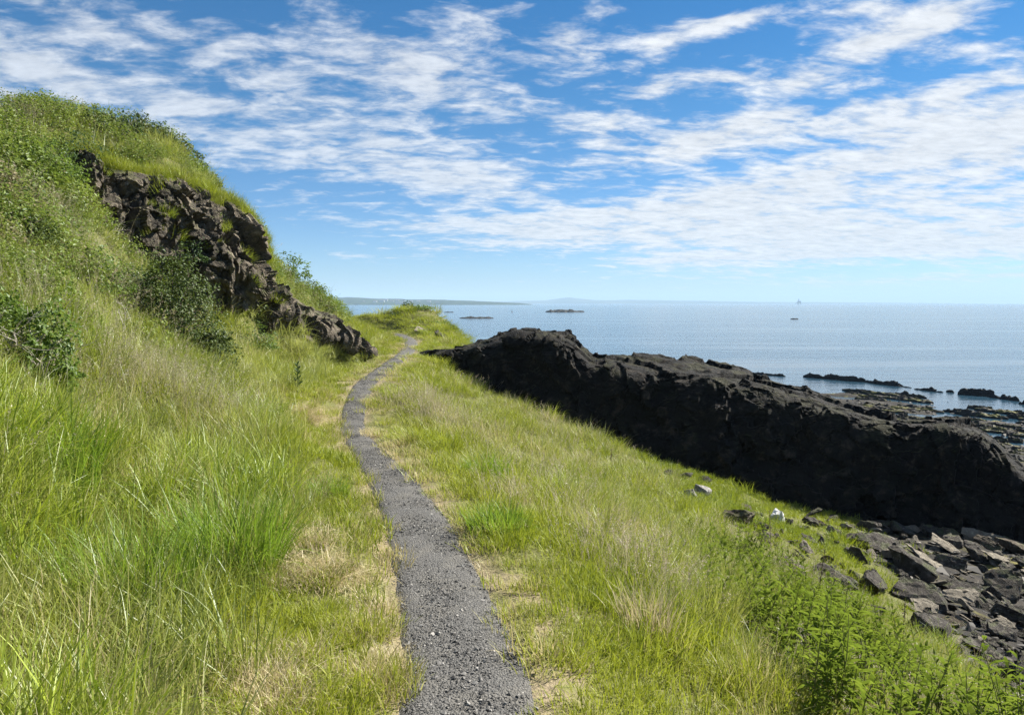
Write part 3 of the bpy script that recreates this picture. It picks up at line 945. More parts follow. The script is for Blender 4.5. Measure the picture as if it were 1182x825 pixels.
for i in range(150):                                   # long ledges on the tidal flats
    u, v = random.uniform(960, 1260), random.uniform(452, 540)
    if v < 447 + (u - 930) * .085 or v > 470 + (u - 930) * .33:
        continue
    w = random.uniform(25, 75) * (1 if v < 490 else .7)
    o = skerry(u - w / 2, v - w * .05, u + w / 2, v + w * .06, random.uniform(.14, .36), random.uniform(.10, .24), 'low weedy rock ledge on the tidal flats behind the ridge', 'rock_ledge', 'rock ledge', 'ledges on the tidal flats', M_SHORE, 60 + i)
    o.location.z += .12

# ------------------------------------------------------------------ plants: instanced ground cover
PROTOS = bpy.data.collections.new('plant_pieces')


def blades(n, rad, lmin, lmax, wid, lean, curl, nseg, r, fall=0.0, gather=.6):
    """n curved tapering blades rooted in a disc -> V, F, bc"""
    a, rr = r.uniform(0, 2 * math.pi, n), rad * r.uniform(0, 1, n) ** gather
    root = np.stack([rr * np.cos(a), rr * np.sin(a), np.full(n, -.02)], 1)
    L = r.uniform(lmin, lmax, n)
    w = 1.3 * wid * r.uniform(.7, 1.3, n)
    hd = a + r.normal(0, 1.0, n)
    ln = np.abs(r.normal(lean, lean * .6, n)) + fall
    ln = np.where(r.uniform(0, 1, n) < .13, ln + r.uniform(.4, 1.1, n), ln)
    cu = np.abs(r.normal(curl, curl * .6, n))
    t = np.linspace(0, 1, nseg + 1)
    th = np.minimum(ln[:, None] + cu[:, None] * t[None] ** 1.5, 2.3)
    ds = L[:, None] / nseg
    hr = np.concatenate([np.zeros((n, 1)), np.cumsum(np.sin(th[:, :-1]) * ds, 1)], 1)
    hz = np.concatenate([np.zeros((n, 1)), np.cumsum(np.cos(th[:, :-1]) * ds, 1)], 1)
    cx = root[:, :1] + hr * np.cos(hd)[:, None]
    cy = root[:, 1:2] + hr * np.sin(hd)[:, None]
    cz = root[:, 2:] + hz
    sa = hd + math.pi / 2 + r.normal(0, .7, n)
    wt = w[:, None] * (1 - t[None] ** 1.7) * .5 + 1e-4
    sx, sy = np.cos(sa)[:, None] * wt, np.sin(sa)[:, None] * wt
    Lv = np.stack([cx - sx, cy - sy, cz], -1)
    Rv = np.stack([cx + sx, cy + sy, cz], -1)
    V = np.stack([Lv, Rv], 2).reshape(-1, 3)
    k = (np.arange(n) * (nseg + 1) * 2)[:, None] + (np.arange(nseg) * 2)[None]
    F = np.stack([k, k + 1, k + 3, k + 2], -1).reshape(-1, 4)
    bc = np.stack([np.repeat(r.uniform(0, 1, n), (nseg + 1) * 2), np.tile(np.repeat(t, 2), n), np.repeat(r.uniform(0, 1, n), (nseg + 1) * 2)], 1)
    return V, F, bc


def join(parts):
    V, F, B, o = [], [], [], 0
    for v, f, b in parts:
        V.append(v)
        F.append(f + o)
        B.append(b)
        o += len(v)
    return np.concatenate(V), np.concatenate(F), np.concatenate(B)


def kites(pos, nrm, size, r, asp=.55):
    """leaf-shaped four-sided faces"""
    n = len(pos)
    t1 = np.cross(nrm, r.normal(size=(n, 3)))
    t1 /= np.linalg.norm(t1, axis=1)[:, None] + 1e-9
    t2 = np.cross(nrm, t1)
    s = (size * r.uniform(.6, 1.35, n))[:, None]
    b = pos - t1 * s * .5
    V = np.stack([b, b + t1 * s * .45 + t2 * s * asp * .5 + nrm * s * .10, b + t1 * s, b + t1 * s * .45 - t2 * s * asp * .5 + nrm * s * .10], 1).reshape(-1, 3)
    F = np.arange(n * 4).reshape(n, 4)
    bc = np.repeat(np.stack([r.uniform(0, 1, n), r.uniform(0, 1, n), r.uniform(0, 1, n)], 1), 4, 0)
    return V, F, bc


def proto_coll(name, meshes, mat):
    c = bpy.data.collections.new(name)
    for i, (V, F, B) in enumerate(meshes):
        me = mesh(name, V, F, mat, False)
        attr_col(me, 'bc', B)
        c.objects.link(bpy.data.objects.new('%s_%02d' % (name, i), me))
    return c


def scatter(name, coll, nvar, pos, rotz, tilt, scl, tint, label):
    """one object: the points carry turn, tilt, size and tint; geometry nodes put a plant piece on each"""
    n = len(pos)
    me = bpy.data.meshes.new(name)
    me.vertices.add(n)
    me.vertices.foreach_set('co', np.asarray(pos, np.float32).ravel())
    rot = np.stack([tilt[:, 0], tilt[:, 1], rotz], 1)
    for nm, vals, ty in (('rot', rot, 'FLOAT_VECTOR'), ('scl', scl, 'FLOAT_VECTOR'), ('tint', tint, 'FLOAT_VECTOR')):
        a = me.attributes.new(nm, ty, 'POINT')
        a.data.foreach_set('vector', np.asarray(vals, np.float32).ravel())
    a = me.attributes.new('vid', 'INT', 'POINT')
    a.data.foreach_set('value', rng.integers(0, nvar, n).astype(np.int32))
    o = obj(name, me)
    ng = bpy.data.node_groups.new(name, 'GeometryNodeTree')
    ng.interface.new_socket('Geometry', in_out='INPUT', socket_type='NodeSocketGeometry')
    ng.interface.new_socket('Geometry', in_out='OUTPUT', socket_type='NodeSocketGeometry')
    N, Lk = ng.nodes, ng.links
    gi, go = N.new('NodeGroupInput'), N.new('NodeGroupOutput')
    ci = N.new('GeometryNodeCollectionInfo')
    ci.inputs['Collection'].default_value = coll
    ci.inputs['Separate Children'].default_value = True
    ci.inputs['Reset Children'].default_value = True
    ip = N.new('GeometryNodeInstanceOnPoints')
    ip.inputs['Pick Instance'].default_value = True

    def na(nm, ty):
        x = N.new('GeometryNodeInputNamedAttribute')
        x.data_type = ty
        x.inputs['Name'].default_value = nm
        return x.outputs['Attribute']
    e2r = N.new('FunctionNodeEulerToRotation')
    Lk.new(na('rot', 'FLOAT_VECTOR'), e2r.inputs[0])
    Lk.new(gi.outputs[0], ip.inputs['Points'])
    Lk.new(ci.outputs[0], ip.inputs['Instance'])
    Lk.new(na('vid', 'INT'), ip.inputs['Instance Index'])
    Lk.new(e2r.outputs[0], ip.inputs['Rotation'])
    Lk.new(na('scl', 'FLOAT_VECTOR'), ip.inputs['Scale'])
    Lk.new(ip.outputs[0], go.inputs[0])
    md = o.modifiers.new('scatter', 'NODES')
    md.node_group = ng
    return tag(o, label, kind='stuff')


r0 = np.random.default_rng(3)
NV = 6
C_TURF = proto_coll('turf_tuft', [blades(150, .20, .05, .15, .0045, .35, .9, 3, r0) for _ in range(NV)], M_TURF)
C_MID = proto_coll('grass_tuft', [blades(110, .19, .13, .34, .005, .25, .9, 4, r0) for _ in range(NV)], M_TURF)
C_TALL = proto_coll('tall_tuft', [join([blades(60, .20, .30, .62, .0058, .20, .95, 5, r0), blades(40, .2, .12, .35, .005, .5, 1.0, 4, r0)]) for _ in range(NV)], M_TALL)
C_LUSH = proto_coll('lush_tuft', [join([blades(75, .15, .35, .72, .0075, .22, 1.0, 5, r0), blades(30, .18, .12, .4, .006, .5, .9, 4, r0)]) for _ in range(NV)], M_LUSH)


def seed_piece(r):
    parts = []
    n = 9
    V, F, B = blades(n, .2, .5, .85, .0028, .16, .4, 5, r)
    parts.append((V, F, B))
    tips = V.reshape(n, 6, 2, 3).mean(2)
    for k in range(n):
        ax = tips[k, 4] - tips[k, 3]
        ax /= np.linalg.norm(ax)
        m = 16
        pos = tips[k, 4] + ax * r.uniform(-.03, .13, m)[:, None] + r.normal(0, .008, (m, 3))
        parts.append(kites(pos, r.normal(size=(m, 3)) / 1.7, .018, r, .35))
    return join(parts)


C_SEED = proto_coll('seed_stalks', [seed_piece(r0) for _ in range(NV)], M_SEED)
C_HAY = proto_coll('hay_tuft', [blades(130, .22, .10, .32, .0045, 1.1, .6, 3, r0, .35) for _ in range(NV)], M_HAY)


def scrub_piece(r):
    n = 210
    a, rr, h = r.uniform(0, 6.283, n), .26 * r.uniform(0, 1, n) ** .5, r.uniform(0, 1, n)
    pos = np.stack([rr * np.cos(a), rr * np.sin(a), .05 + .42 * h * (1 - (rr / .3) ** 2 * .6) + r.normal(0, .03, n)], 1)
    nr = np.stack([np.cos(a) * .5, np.sin(a) * .5, np.full(n, .8)], 1) + r.normal(0, .5, (n, 3))
    nr /= np.linalg.norm(nr, axis=1)[:, None]
    return join([kites(pos, nr, .043, r, .6), blades(22, .2, .2, .6, .004, .3, .6, 4, r)])


ti = rng.integers(4, 250, 620)
tj = np.where(rng.uniform(0, 1, 620) < .93, rng.normal(134, 5, 620), rng.normal(100, 22, 620)).astype(int).clip(40, 150)
tp = CLIFF[ti, tj]
scatter('turf_fringe', C_MID, NV, tp - [0, 0, .05], rng.uniform(0, 6.283, 620), np.stack([rng.normal(.35, .2, 620), rng.normal(.35, .2, 620)], 1), np.repeat(rng.uniform(.6, 1.4, 620)[:, None], 3, 1),
        np.stack([.2 + rng.normal(0, .1, 620), rng.uniform(0, .8, 620), rng.uniform(0, 1, 620)], 1), 'grass hanging over the top edge and ledges of the cliff')
ti = rng.integers(2, 378, 520)
tj = rng.normal(17, 6, 520).astype(int).clip(4, 32)
scatter('foot_grass', C_TALL, NV, CLIFF[ti, tj] - [0, 0, .15], rng.uniform(0, 6.283, 520), rng.normal(0, .15, (520, 2)), np.repeat(rng.uniform(.45, .9, 520)[:, None], 3, 1),
        np.stack([.2 + rng.normal(0, .1, 520), rng.uniform(0, 1, 520), rng.uniform(0, 1, 520)], 1), 'long grass growing up against the foot of the cliff')


C_SCRUB = proto_coll('scrub', [scrub_piece(r0) for _ in range(NV)], M_SCRUB)


def candidates(n, rmin, rmax, azlim, power):
    """points round the viewer, thinning out with distance"""
    u = rng.uniform(0, 1, n)
    k = 2 - power
    r = (rmin ** k + u * (rmax ** k - rmin ** k)) ** (1 / k)
    a = rng.uniform(-azlim, azlim, n)
    return r * np.sin(a), r * np.cos(a), r


def slope_of(x, y):
    e = .15
    return (ground(x + e, y) - ground(x - e, y)) / (2 * e), (ground(x, y + e) - ground(x, y - e)) / (2 * e)


def put(name, coll, n, rmin, rmax, power, probf, sizef, tintf, label, azlim=R(52), leanw=.25, grow=.02, extra=None):
    x, y, r = candidates(n, rmin, rmax, azlim, power)
    z = ground(x, y)
    sd, hw, _ = path_info(x, y)
    gxs, gys = slope_of(x, y)
    p = probf(x, y, z, sd, hw, r, gxs, gys)
    p = p * ~near_ridge(x, y, .12) * (z > -4.75)
    keep = rng.uniform(0, 1, n) < p
    x, y, z, r, sd, hw, gxs, gys = [q[keep] for q in (x, y, z, r, sd, hw, gxs, gys)]
    if extra is not None:
        x, y = np.r_[x, extra[0]], np.r_[y, extra[1]]
        z, r = ground(x, y), np.hypot(x, y)
        sd, hw, _ = path_info(x, y)
        gxs, gys = slope_of(x, y)
    m = len(x)
    s = sizef(x, y, z, sd, r) * rng.uniform(.75, 1.25, m)
    w = s * (1 + grow * np.maximum(r - 4, 0))
    # rotation about X then Y tips the tuft down the slope and a little with the wind
    tilt = np.stack([-gys * -leanw * .5 + rng.normal(0, .15, m), -gxs * leanw + rng.normal(0, .15, m)], 1)
    scatter(name, coll, NV, np.stack([x, y, z], 1), rng.uniform(0, 6.283, m), tilt, np.stack([w, w, s], 1), tintf(x, y, z, sd, r), label)
    return m


def nz01(x, y, sc, s):
    return np.clip(.5 + .9 * n2(x, y, sc, 3, s), 0, 1)


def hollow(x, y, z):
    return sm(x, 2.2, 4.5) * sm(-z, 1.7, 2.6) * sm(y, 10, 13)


def tallness(x, y, z, sd, hw):
    n = n2(x, y, 1.3, 3, 61)
    left = sm(-sd + .35 * n, 1.0, 1.7)
    right = sm(sd + .5 * n, 1.2, 2.4) * (1 - hollow(x, y, z)) * (1 - rubble_f(x, y, z))
    far = 1 - sm(y, 26, 31) * .8
    return np.where(sd < 0, left, right) * far


def scrubness(x, y, z, sd):
    """bramble and bracken on the upper bank"""
    n = n2(x, y, 1.6, 3, 71)
    return sm(z + .8 * n + .03 * y, 1.8, 2.8) * (sd < 0) * (1 - .55 * sm(y, 19.5, 21) * (z > 3.2))


dry1 = lambda x, y, s: nz01(x, y, 1.1, s)


def tint_turf(x, y, z, sd, r):
    n = len(x)
    edge = 1 - sm(np.abs(sd), .3, .75)
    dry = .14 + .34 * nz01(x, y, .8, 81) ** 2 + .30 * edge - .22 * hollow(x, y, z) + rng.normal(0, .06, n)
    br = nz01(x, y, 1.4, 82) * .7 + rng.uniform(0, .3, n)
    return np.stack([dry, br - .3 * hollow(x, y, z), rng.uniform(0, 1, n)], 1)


def tint_tall(x, y, z, sd, r):
    n = len(x)
    dry = .16 + .30 * nz01(x, y, 1.5, 83) ** 2 + .12 * (sd > 0) + rng.normal(0, .07, n)
    return np.stack([dry, np.clip(nz01(x, y, 1.7, 84) * .8 + .1 * sm(r, 8, 16) + rng.uniform(0, .25, n), 0, 1), rng.uniform(0, 1, n)], 1)


def tint_flat(d, sp=.1):
    return lambda x, y, z, sd, r: np.stack([d + rng.normal(0, sp, len(x)), rng.uniform(0, 1, len(x)), rng.uniform(0, 1, len(x))], 1)


def p_turf(x, y, z, sd, hw, r, gx_, gy_):
    e = np.abs(sd) - hw + .10 * n2(x, y, .4, 3, 91)
    p = sm(e + .08 * n2(x, y, .15, 2, 92), .0, .24) * (1 - .75 * tallness(x, y, z, sd, hw))
    worn = sm(n2(x, y, .45, 2, 23), .2, .45) * (1 - sm(np.abs(sd - .72), .1, .32))
    p = p * (1 - .7 * worn) * (1 - .9 * scrubness(x, y, z, sd))
    bald = np.maximum(sm(n2(x, y, .7, 3, 93), .28, .45) * hollow(x, y, z), rubble_f(x, y, z))
    return p * (1 - bald)


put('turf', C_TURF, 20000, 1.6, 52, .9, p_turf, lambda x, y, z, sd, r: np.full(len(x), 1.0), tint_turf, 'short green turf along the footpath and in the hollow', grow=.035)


def p_mid(x, y, z, sd, hw, r, gx_, gy_):
    e = np.abs(sd) - hw
    t = tallness(x, y, z, sd, hw)
    p = sm(e + .2 * n2(x, y, .7, 3, 95), .25, .75) * (.25 + .75 * sm(n2(x, y, .9, 3, 96), -.2, .25)) * (1 - hollow(x, y, z) * .96)
    p = np.where(sd < 0, p * sm(-sd, .7, 1.4) * .8, p) * (1 - rubble_f(x, y, z))
    return p * (1 - .9 * scrubness(x, y, z, sd)) * .8


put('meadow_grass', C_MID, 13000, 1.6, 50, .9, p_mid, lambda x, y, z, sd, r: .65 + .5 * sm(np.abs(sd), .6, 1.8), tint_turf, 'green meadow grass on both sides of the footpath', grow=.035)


def p_tall(x, y, z, sd, hw, r, gx_, gy_):
    p = tallness(x, y, z, sd, hw) * np.sqrt(1 + gx_ ** 2 + gy_ ** 2)
    return p * (1 - .7 * scrubness(x, y, z, sd)) * np.where(sd > 0, .35 + .4 * sm(sd, 1.8, 2.6) * (1 - sm(y, 7, 10)), .8) * (1 - sm(y, 24, 30) * .7)


put('tall_grass', C_TALL, 15000, 1.7, 40, .9, p_tall, lambda x, y, z, sd, r: np.where(sd < 0, .66 + .32 * nz01(x, y, 1.6, 97), .62 + .25 * nz01(x, y, 1.6, 97)), tint_tall, 'long pale green grass covering the bank and the slope', grow=.03)


def p_lush(x, y, z, sd, hw, r, gx_, gy_):
    n = n2(x, y, .8, 2, 98)
    p = sm(n, .05, .32) * tallness(x, y, z, sd, hw) * (1 - scrubness(x, y, z, sd)) * (1 - sm(r, 9, 15))
    return p * np.where(sd > 0, .55, .8)


put('lush_grass', C_LUSH, 4000, 1.7, 16, 1.0, p_lush, lambda x, y, z, sd, r: np.where(sd < 0, .95, .72), tint_flat(.10, .07), 'bright green long grass in thick clumps on the bank')


def p_seed(x, y, z, sd, hw, r, gx_, gy_):
    t = tallness(x, y, z, sd, hw)
    p = np.where(sd < 0, t * (.25 + .5 * sm(n2(x, y, 1.8, 3, 99), 0, .4)) * sm(z, .4, 1.2), t * (.06 + .45 * sm(n2(x, y, 1.5, 3, 101), .1, .4)))
    p = p + .5 * sm(z, 4.6, 5.4) * (sd < 0)
    return p * (1 - .5 * scrubness(x, y, z, sd)) * .8


SEEDS = [(500, 478, 1.0, 40), (480, 468, .7, 30), (530, 500, .9, 24), (620, 560, .8, 22), (600, 585, .6, 14), (640, 500, 1.2, 24), (755, 690, .5, 40), (700, 650, .6, 16), (860, 640, .9, 34), (930, 690, .7, 30),
         (80, 300, .9, 90), (100, 330, .8, 70), (60, 420, .8, 60), (140, 440, .9, 70), (220, 470, .8, 60)]
sx_, sy_ = [], []
for (u_, v_, r_, n_) in SEEDS:
    q_ = hit(u_, v_)
    a_, k_ = rng.uniform(0, 6.283, n_), r_ * np.sqrt(rng.uniform(0, 1, n_))
    sx_.append(q_[0] + k_ * np.cos(a_))
    sy_.append(q_[1] + k_ * np.sin(a_))
seed_xy = (np.concatenate(sx_), np.concatenate(sy_))
put('seeding_grass', C_SEED, 10000, 2.2, 34, 1.0, p_seed, lambda x, y, z, sd, r: np.where(sd < 0, .80, .66), lambda x, y, z, sd, r: np.stack([.25 + .5 * (sd > 0) + rng.normal(0, .15, len(x)), rng.uniform(0, 1, len(x)), rng.uniform(0, 1, len(x))], 1), 'beige seeding grass stalks above the meadow', grow=.03, extra=seed_xy)


def p_hay(x, y, z, sd, hw, r, gx_, gy_):
    e = np.abs(sd) - hw
    left = .5 * sm(n2(x, y, .9, 3, 41), .22, .42) * sm(-sd, .45, .8) * (1 - sm(-sd, 1.3, 1.9))
    edge = (1 - sm(np.abs(e - .12), .04, .16)) * .22 * sm(n2(x, y, .4, 2, 43), -.2, .3)
    return np.where(sd < 0, left, 0) * .8 + edge


hx_, hy_ = [], []
for (hp_, hr_) in HAYS:
    hr_ = hr_ * .62
    k_ = int(50 * hr_ ** 1.2 * 4)
    a_, q_ = rng.uniform(0, 6.283, k_), hr_ * np.sqrt(rng.uniform(0, 1, k_))
    hx_.append(hp_[0] + q_ * np.cos(a_))
    hy_.append(hp_[1] + q_ * np.sin(a_))
hay_xy = (np.concatenate(hx_), np.concatenate(hy_))


put('dry_hay', C_HAY, 16000, 1.6, 30, 1.1, p_hay, lambda x, y, z, sd, r: np.where(np.abs(sd) < .7, .40, .62), tint_flat(.6, .1), 'heaps of pale cut hay on the verge left of the footpath', grow=.02, extra=hay_xy)


def p_scrub(x, y, z, sd, hw, r, gx_, gy_):
    return scrubness(x, y, z, sd) * sm(n2(x, y, .9, 3, 103), -.35, .05) * np.sqrt(1 + gx_ ** 2 + gy_ ** 2) * .8


put('hillside_scrub', C_SCRUB, 16000, 4, 36, .9, p_scrub, lambda x, y, z, sd, r: .8 + .7 * nz01(x, y, 1.3, 104), lambda x, y, z, sd, r: np.stack([.12 + .5 * nz01(x, y, 1.5, 105) ** 2 + rng.normal(0, .1, len(x)), np.clip(nz01(x, y, 1.0, 106) + rng.normal(0, .15, len(x)), 0, 1), rng.uniform(0, 1, len(x))], 1), 'leafy green scrub covering the upper bank', grow=.012)


# gravel on the path, rubble and shingle
def pebble(r, mat_seed):
    bm = bmesh.new()
    p = r.normal(size=(10, 3))
    p /= np.linalg.norm(p, axis=1)[:, None]
    for q in p:
        bm.verts.new(Vector(q * np.array([1, .75, .55]) * .5))
    res = bmesh.ops.convex_hull(bm, input=bm.verts)
    bmesh.ops.triangulate(bm, faces=bm.faces)
    V = np.array([v.co for v in bm.verts])
    bm.verts.index_update()
    F = np.array([[v.index for v in f.verts] for f in bm.faces])
    bm.free()
    return V, F, np.tile(r.uniform(0, 1, 3), (len(V), 1))


def stone_mat(name, c1, c2, c3):
    m, g = new_mat(name)
    tn = g.n('ShaderNodeSeparateXYZ', None, Vector=g.n('ShaderNodeAttribute', {'attribute_name': 'tint', 'attribute_type': 'INSTANCER'}).outputs['Vector']).outputs
    c = g.mix(g.sstep(tn[0], 0, .85), c1, c2)
    c = g.mix(g.sstep(tn[0], .85, 1.0), c, c3)
    b = g.n('ShaderNodeBsdfPrincipled', None, Base__Color=c, Roughness=.8)
    b.inputs['Specular IOR Level'].default_value = .35
    g.n('ShaderNodeOutputMaterial', None, Surface=b.outputs[0])
    return m


C_GRAV = proto_coll('gravel_stone', [pebble(r0, 0) for _ in range(8)], stone_mat('gravel', (.045, .044, .042), (.165, .16, .152), (.34, .325, .30)))
ng_ = 40000
kk = rng.uniform(0, 1, ng_) ** 1.5
idx = np.searchsorted(PC[:, 1], 1.5 + kk * 26).clip(0, len(PC) - 1)
tt = rng.uniform(-1, 1, ng_)
tt = np.where(rng.uniform(0, 1, ng_) < .10, np.sign(tt) * (.8 + .3 * np.abs(rng.normal(0, .5, ng_))), tt)
jx = PC[idx, 0] + PN[idx, 0] * tt * HALF[idx] + rng.normal(0, .02, ng_)
jy = PC[idx, 1] + PN[idx, 1] * tt * HALF[idx] + rng.normal(0, .03, ng_)
jz = PC[idx, 2] + .018 * (1 - np.minimum(tt ** 2, 1.2)) + .001
sz = np.minimum(.009 * (1 + rng.pareto(3.2, ng_)), .038)
scatter('gravel', C_GRAV, 8, np.stack([jx, jy, jz], 1), rng.uniform(0, 6.3, ng_), rng.normal(0, .3, (ng_, 2)), np.stack([sz, sz, sz], 1), np.stack([rng.uniform(0, 1, ng_)] * 3, 1), 'loose dark grey gravel on the footpath')

C_RUB = proto_coll('rubble_stone', [pebble(r0, 1) for _ in range(8)], stone_mat('rubble', (.030, .028, .026), (.11, .10, .088), (.22, .20, .17)))
nr_ = 26000
rx, ry = rng.uniform(3.5, 42, nr_), rng.uniform(5, 62, nr_)
rz = ground(rx, ry)
okr = ((rz < -2.3) & (rz > -6.15) & ~near_ridge(rx, ry, .1)) & (rng.uniform(0, 1, nr_) < np.clip(rubble_f(rx, ry, rz) + sm(-rz, 4.7, 5.2), 0, 1))
rx, ry, rz = rx[okr], ry[okr], rz[okr]
shz = sm(-rz, 5.0, 5.4)
kp = rng.uniform(0, 1, len(rx)) > .55 * shz
rx, ry, rz = rx[kp], ry[kp], rz[kp]
sz = np.minimum(.09 * (1 + rng.pareto(2.6, len(rx))), .5)
scatter('rubble', C_RUB, 8, np.stack([rx, ry, rz + sz * .1], 1), rng.uniform(0, 6.3, len(rx)), rng.normal(.2, .3, (len(rx), 2)), np.stack([sz * 1.3, sz, sz * .8], 1), np.stack([rng.uniform(0, 1, len(rx))] * 3, 1), 'small dark stones and shingle between the boulders and on the shore')


# ------------------------------------------------------------------ shrubs, weeds and tussocks: each a thing
def bush(name, pos, w, h, depth, nleaf, leaf, mat, label, cat='bush', group=None, seed=0, gap=.0, ntw=14, twig=None, low=.15, dryrise=0.0):
    r = np.random.default_rng(seed + 500)
    root = empty(name, pos)
    tag(root, label, cat, group)
    m = nleaf * 4
    d = r.normal(size=(m, 3))
    d /= np.linalg.norm(d, axis=1)[:, None]
    rad = r.uniform(0, 1, m) ** .22
    lump = 1 + .55 * fbm(d * 2.6 + seed, 3, seed)
    q = d * (rad * lump)[:, None]
    hr = np.linalg.norm(d[:, :2], axis=1)[:, None]
    q[:, :2] *= np.where(d[:, 2:] < 0, 1 / np.maximum(hr, .35), 1)
    q[:, 2] = np.where(q[:, 2] < 0, q[:, 2] * .35, q[:, 2])
    dens = fbm(q * 3.4 + seed * 3, 3, seed + 5)
    k = np.where(dens > gap - .12)[0][:nleaf]
    q, d = q[k], d[k]
    pos_ = np.stack([q[:, 0] * w / 2, q[:, 1] * depth / 2, low * h + (q[:, 2] + .3) / 1.3 * h * (1 - low)], 1)
    nr = d * .6 + np.array([.1, -.1, .5]) + r.normal(0, .55, d.shape)
    nr /= np.linalg.norm(nr, axis=1)[:, None]
    V, F, B = kites(pos_, nr, leaf, r, .6)
    up = np.repeat(np.clip(q[:, 2], 0, 1), 4)
    B[:, 2] = np.clip(B[:, 2] * .9 + dryrise * up, 0, 1)
    me = mesh('foliage', V, F, mat, False)
    attr_col(me, 'bc', B)
    obj('foliage', me, root)
    paths = []
    for i in range(ntw):
        a = r.uniform(0, 6.28)
        e = d[r.integers(0, len(d))] * r.uniform(.7, 1.0)
        tip = np.array([e[0] * w / 2, e[1] * depth / 2, low * h + (abs(e[2]) + .3) / 1.3 * h * (1 - low)])
        s = np.array([math.cos(a) * w * .08, math.sin(a) * depth * .08, -.1])
        t = np.linspace(0, 1, 6)[:, None]
        p = s * (1 - t) + tip * t + np.array([0, 0, h * .12]) * np.sin(t * math.pi) + r.normal(0, .02 * w, (6, 3)) * t
        rr = (.006 + .008 * h) * (1 - .8 * t[:, 0])
        paths.append((p, rr))
        for _ in range(2):
            b = p[r.integers(2, 5)]
            p2 = b + np.linspace(0, 1, 4)[:, None] * (r.normal(0, .16, 3) * np.array([w, depth, h]) + [0, 0, .08 * h])
            paths.append((p2, .005 * (1 - .7 * np.linspace(0, 1, 4))))
    V, F = tubes(paths, 4)
    obj('branches', mesh('branches', V, F, twig or M_TWIG, True), root)
    return root


def B_at(u, v, Y=None, sink=.1):
    p = hit(u, v) if Y is None else P(u, v, Y)
    if Y is not None:
        p[2] = float(ground(np.array([p[0]]), np.array([p[1]]))[0])
    p = p.copy()
    p[2] -= sink
    return p


def sized(u, v, wpx, hpx, Y=None):
    p = B_at(u, v, Y)
    k = p[1] / F_PX
    return p, wpx * k, hpx * k


p, w, h = sized(193, 402, 120, 106)
bush('hawthorn_bush', p, w, h, w * .85, 18000, .056, M_BUSH, 'dark spiny bush with yellowish tips in the middle of the bank', 'bush', None, 1, .02, 34, None, .0, .22)
p, w, h = sized(242, 428, 60, 50)
bush('hawthorn_bush', p, w, h, w, 3600, .05, M_BUSH, 'low dark bush growing at the lower right of the spiny bush', 'bush', None, 2, .05, 12, None, .05, .3)
p, w, h = sized(10, 412, 140, 120, 7.0)
p[2] += .1
bush('leafy_bush', p, w, h, w * .8, 8500, .046, M_BRIGHT, 'bright green leafy bush at the left edge of the photo', 'bush', None, 3, .10, 26, M_DEAD, .05)
p, w, h = sized(110, 300, 75, 60, 12.8)
bush('leafy_bush', p, w, h, w, 1500, .055, M_BRIGHT, 'green leafy bush up the bank below the cliff end', 'bush', None, 4, .03, 12)
p, w, h = sized(50, 205, 95, 50, 15.2)
bush('leafy_bush', p, w, h, w, 1800, .06, M_BRIGHT, 'broad leafy bush high on the bank at the left', 'bush', None, 5, .03, 12)
for i, (u, v, wp, hp, Yy, mt, lb) in enumerate([(28, 262, 60, 44, 11.2, M_BUSH, 'dark low thorn bush above the bright leafy bush at the left edge'), (95, 262, 60, 36, 13.4, M_BRIGHT, 'small leafy bush up the bank left of the cliff end'),
                                                (150, 322, 50, 36, 14.8, M_DARKLEAF, 'dark leafy clump just above the spiny bush'), (70, 170, 70, 34, 17.0, M_DARKLEAF, 'dark leafy clump near the skyline at the left'), (20, 175, 60, 36, 15.0, M_BUSH, 'thorny clump at the top of the bank at the left edge')]):
    p, w, h = sized(u, v, wp, hp, Yy)
    bush('bank_bush', p, w, h, w, 2200, .05, mt, lb, 'bush', None, 80 + i, .02, 12)
p, w, h = sized(95, 190, 55, 56, 17.6)
bush('dark_bush', p, w, h, w, 1500, .065, M_DARKLEAF, 'dark green bush at the left end of the cliff top', 'bush', None, 6, .0, 12)
p, w, h = sized(290, 392, 60, 36, 20)
bush('leafy_bush', p, w, h, w, 1300, .06, M_BRIGHT, 'light green bracken clump below the cliff face', 'bush', None, 7, 0, 10)
p, w, h = sized(225, 262, 46, 34, 19.6)
bush('dark_bush', p + np.array([0, -.7, .6]), w, h, w * .6, 900, .055, M_DARKLEAF, 'dark ivy growing on the cliff face', 'bush', None, 8, 0, 8)
p, w, h = sized(336, 330, 42, 34, 28.4)
bush('leafy_bush', p, w, h, w, 1100, .09, M_BRIGHT, 'green bush standing behind the cliff nose', 'bush', None, 9, 0, 8)
p, w, h = sized(362, 345, 30, 24, 30)
bush('leafy_bush', p, w, h, w, 800, .09, M_DARKLEAF, 'dark green shrub lower on the slope behind the cliff nose', 'bush', None, 10, 0, 8)
p, w, h = sized(471, 363, 17, 13, 45.5)
bush('dark_bush', p, w, h, w, 700, .10, M_DARKLEAF, 'small round dark bush on top of the far knoll', 'bush', None, 11, 0, 6)
p, w, h = sized(513, 364, 14, 7, 43.5)
bush('dark_bush', p, w, h, w, 350, .09, M_DARKLEAF, 'low dark shrub at the seaward end of the far knoll', 'bush', None, 12, 0, 5)
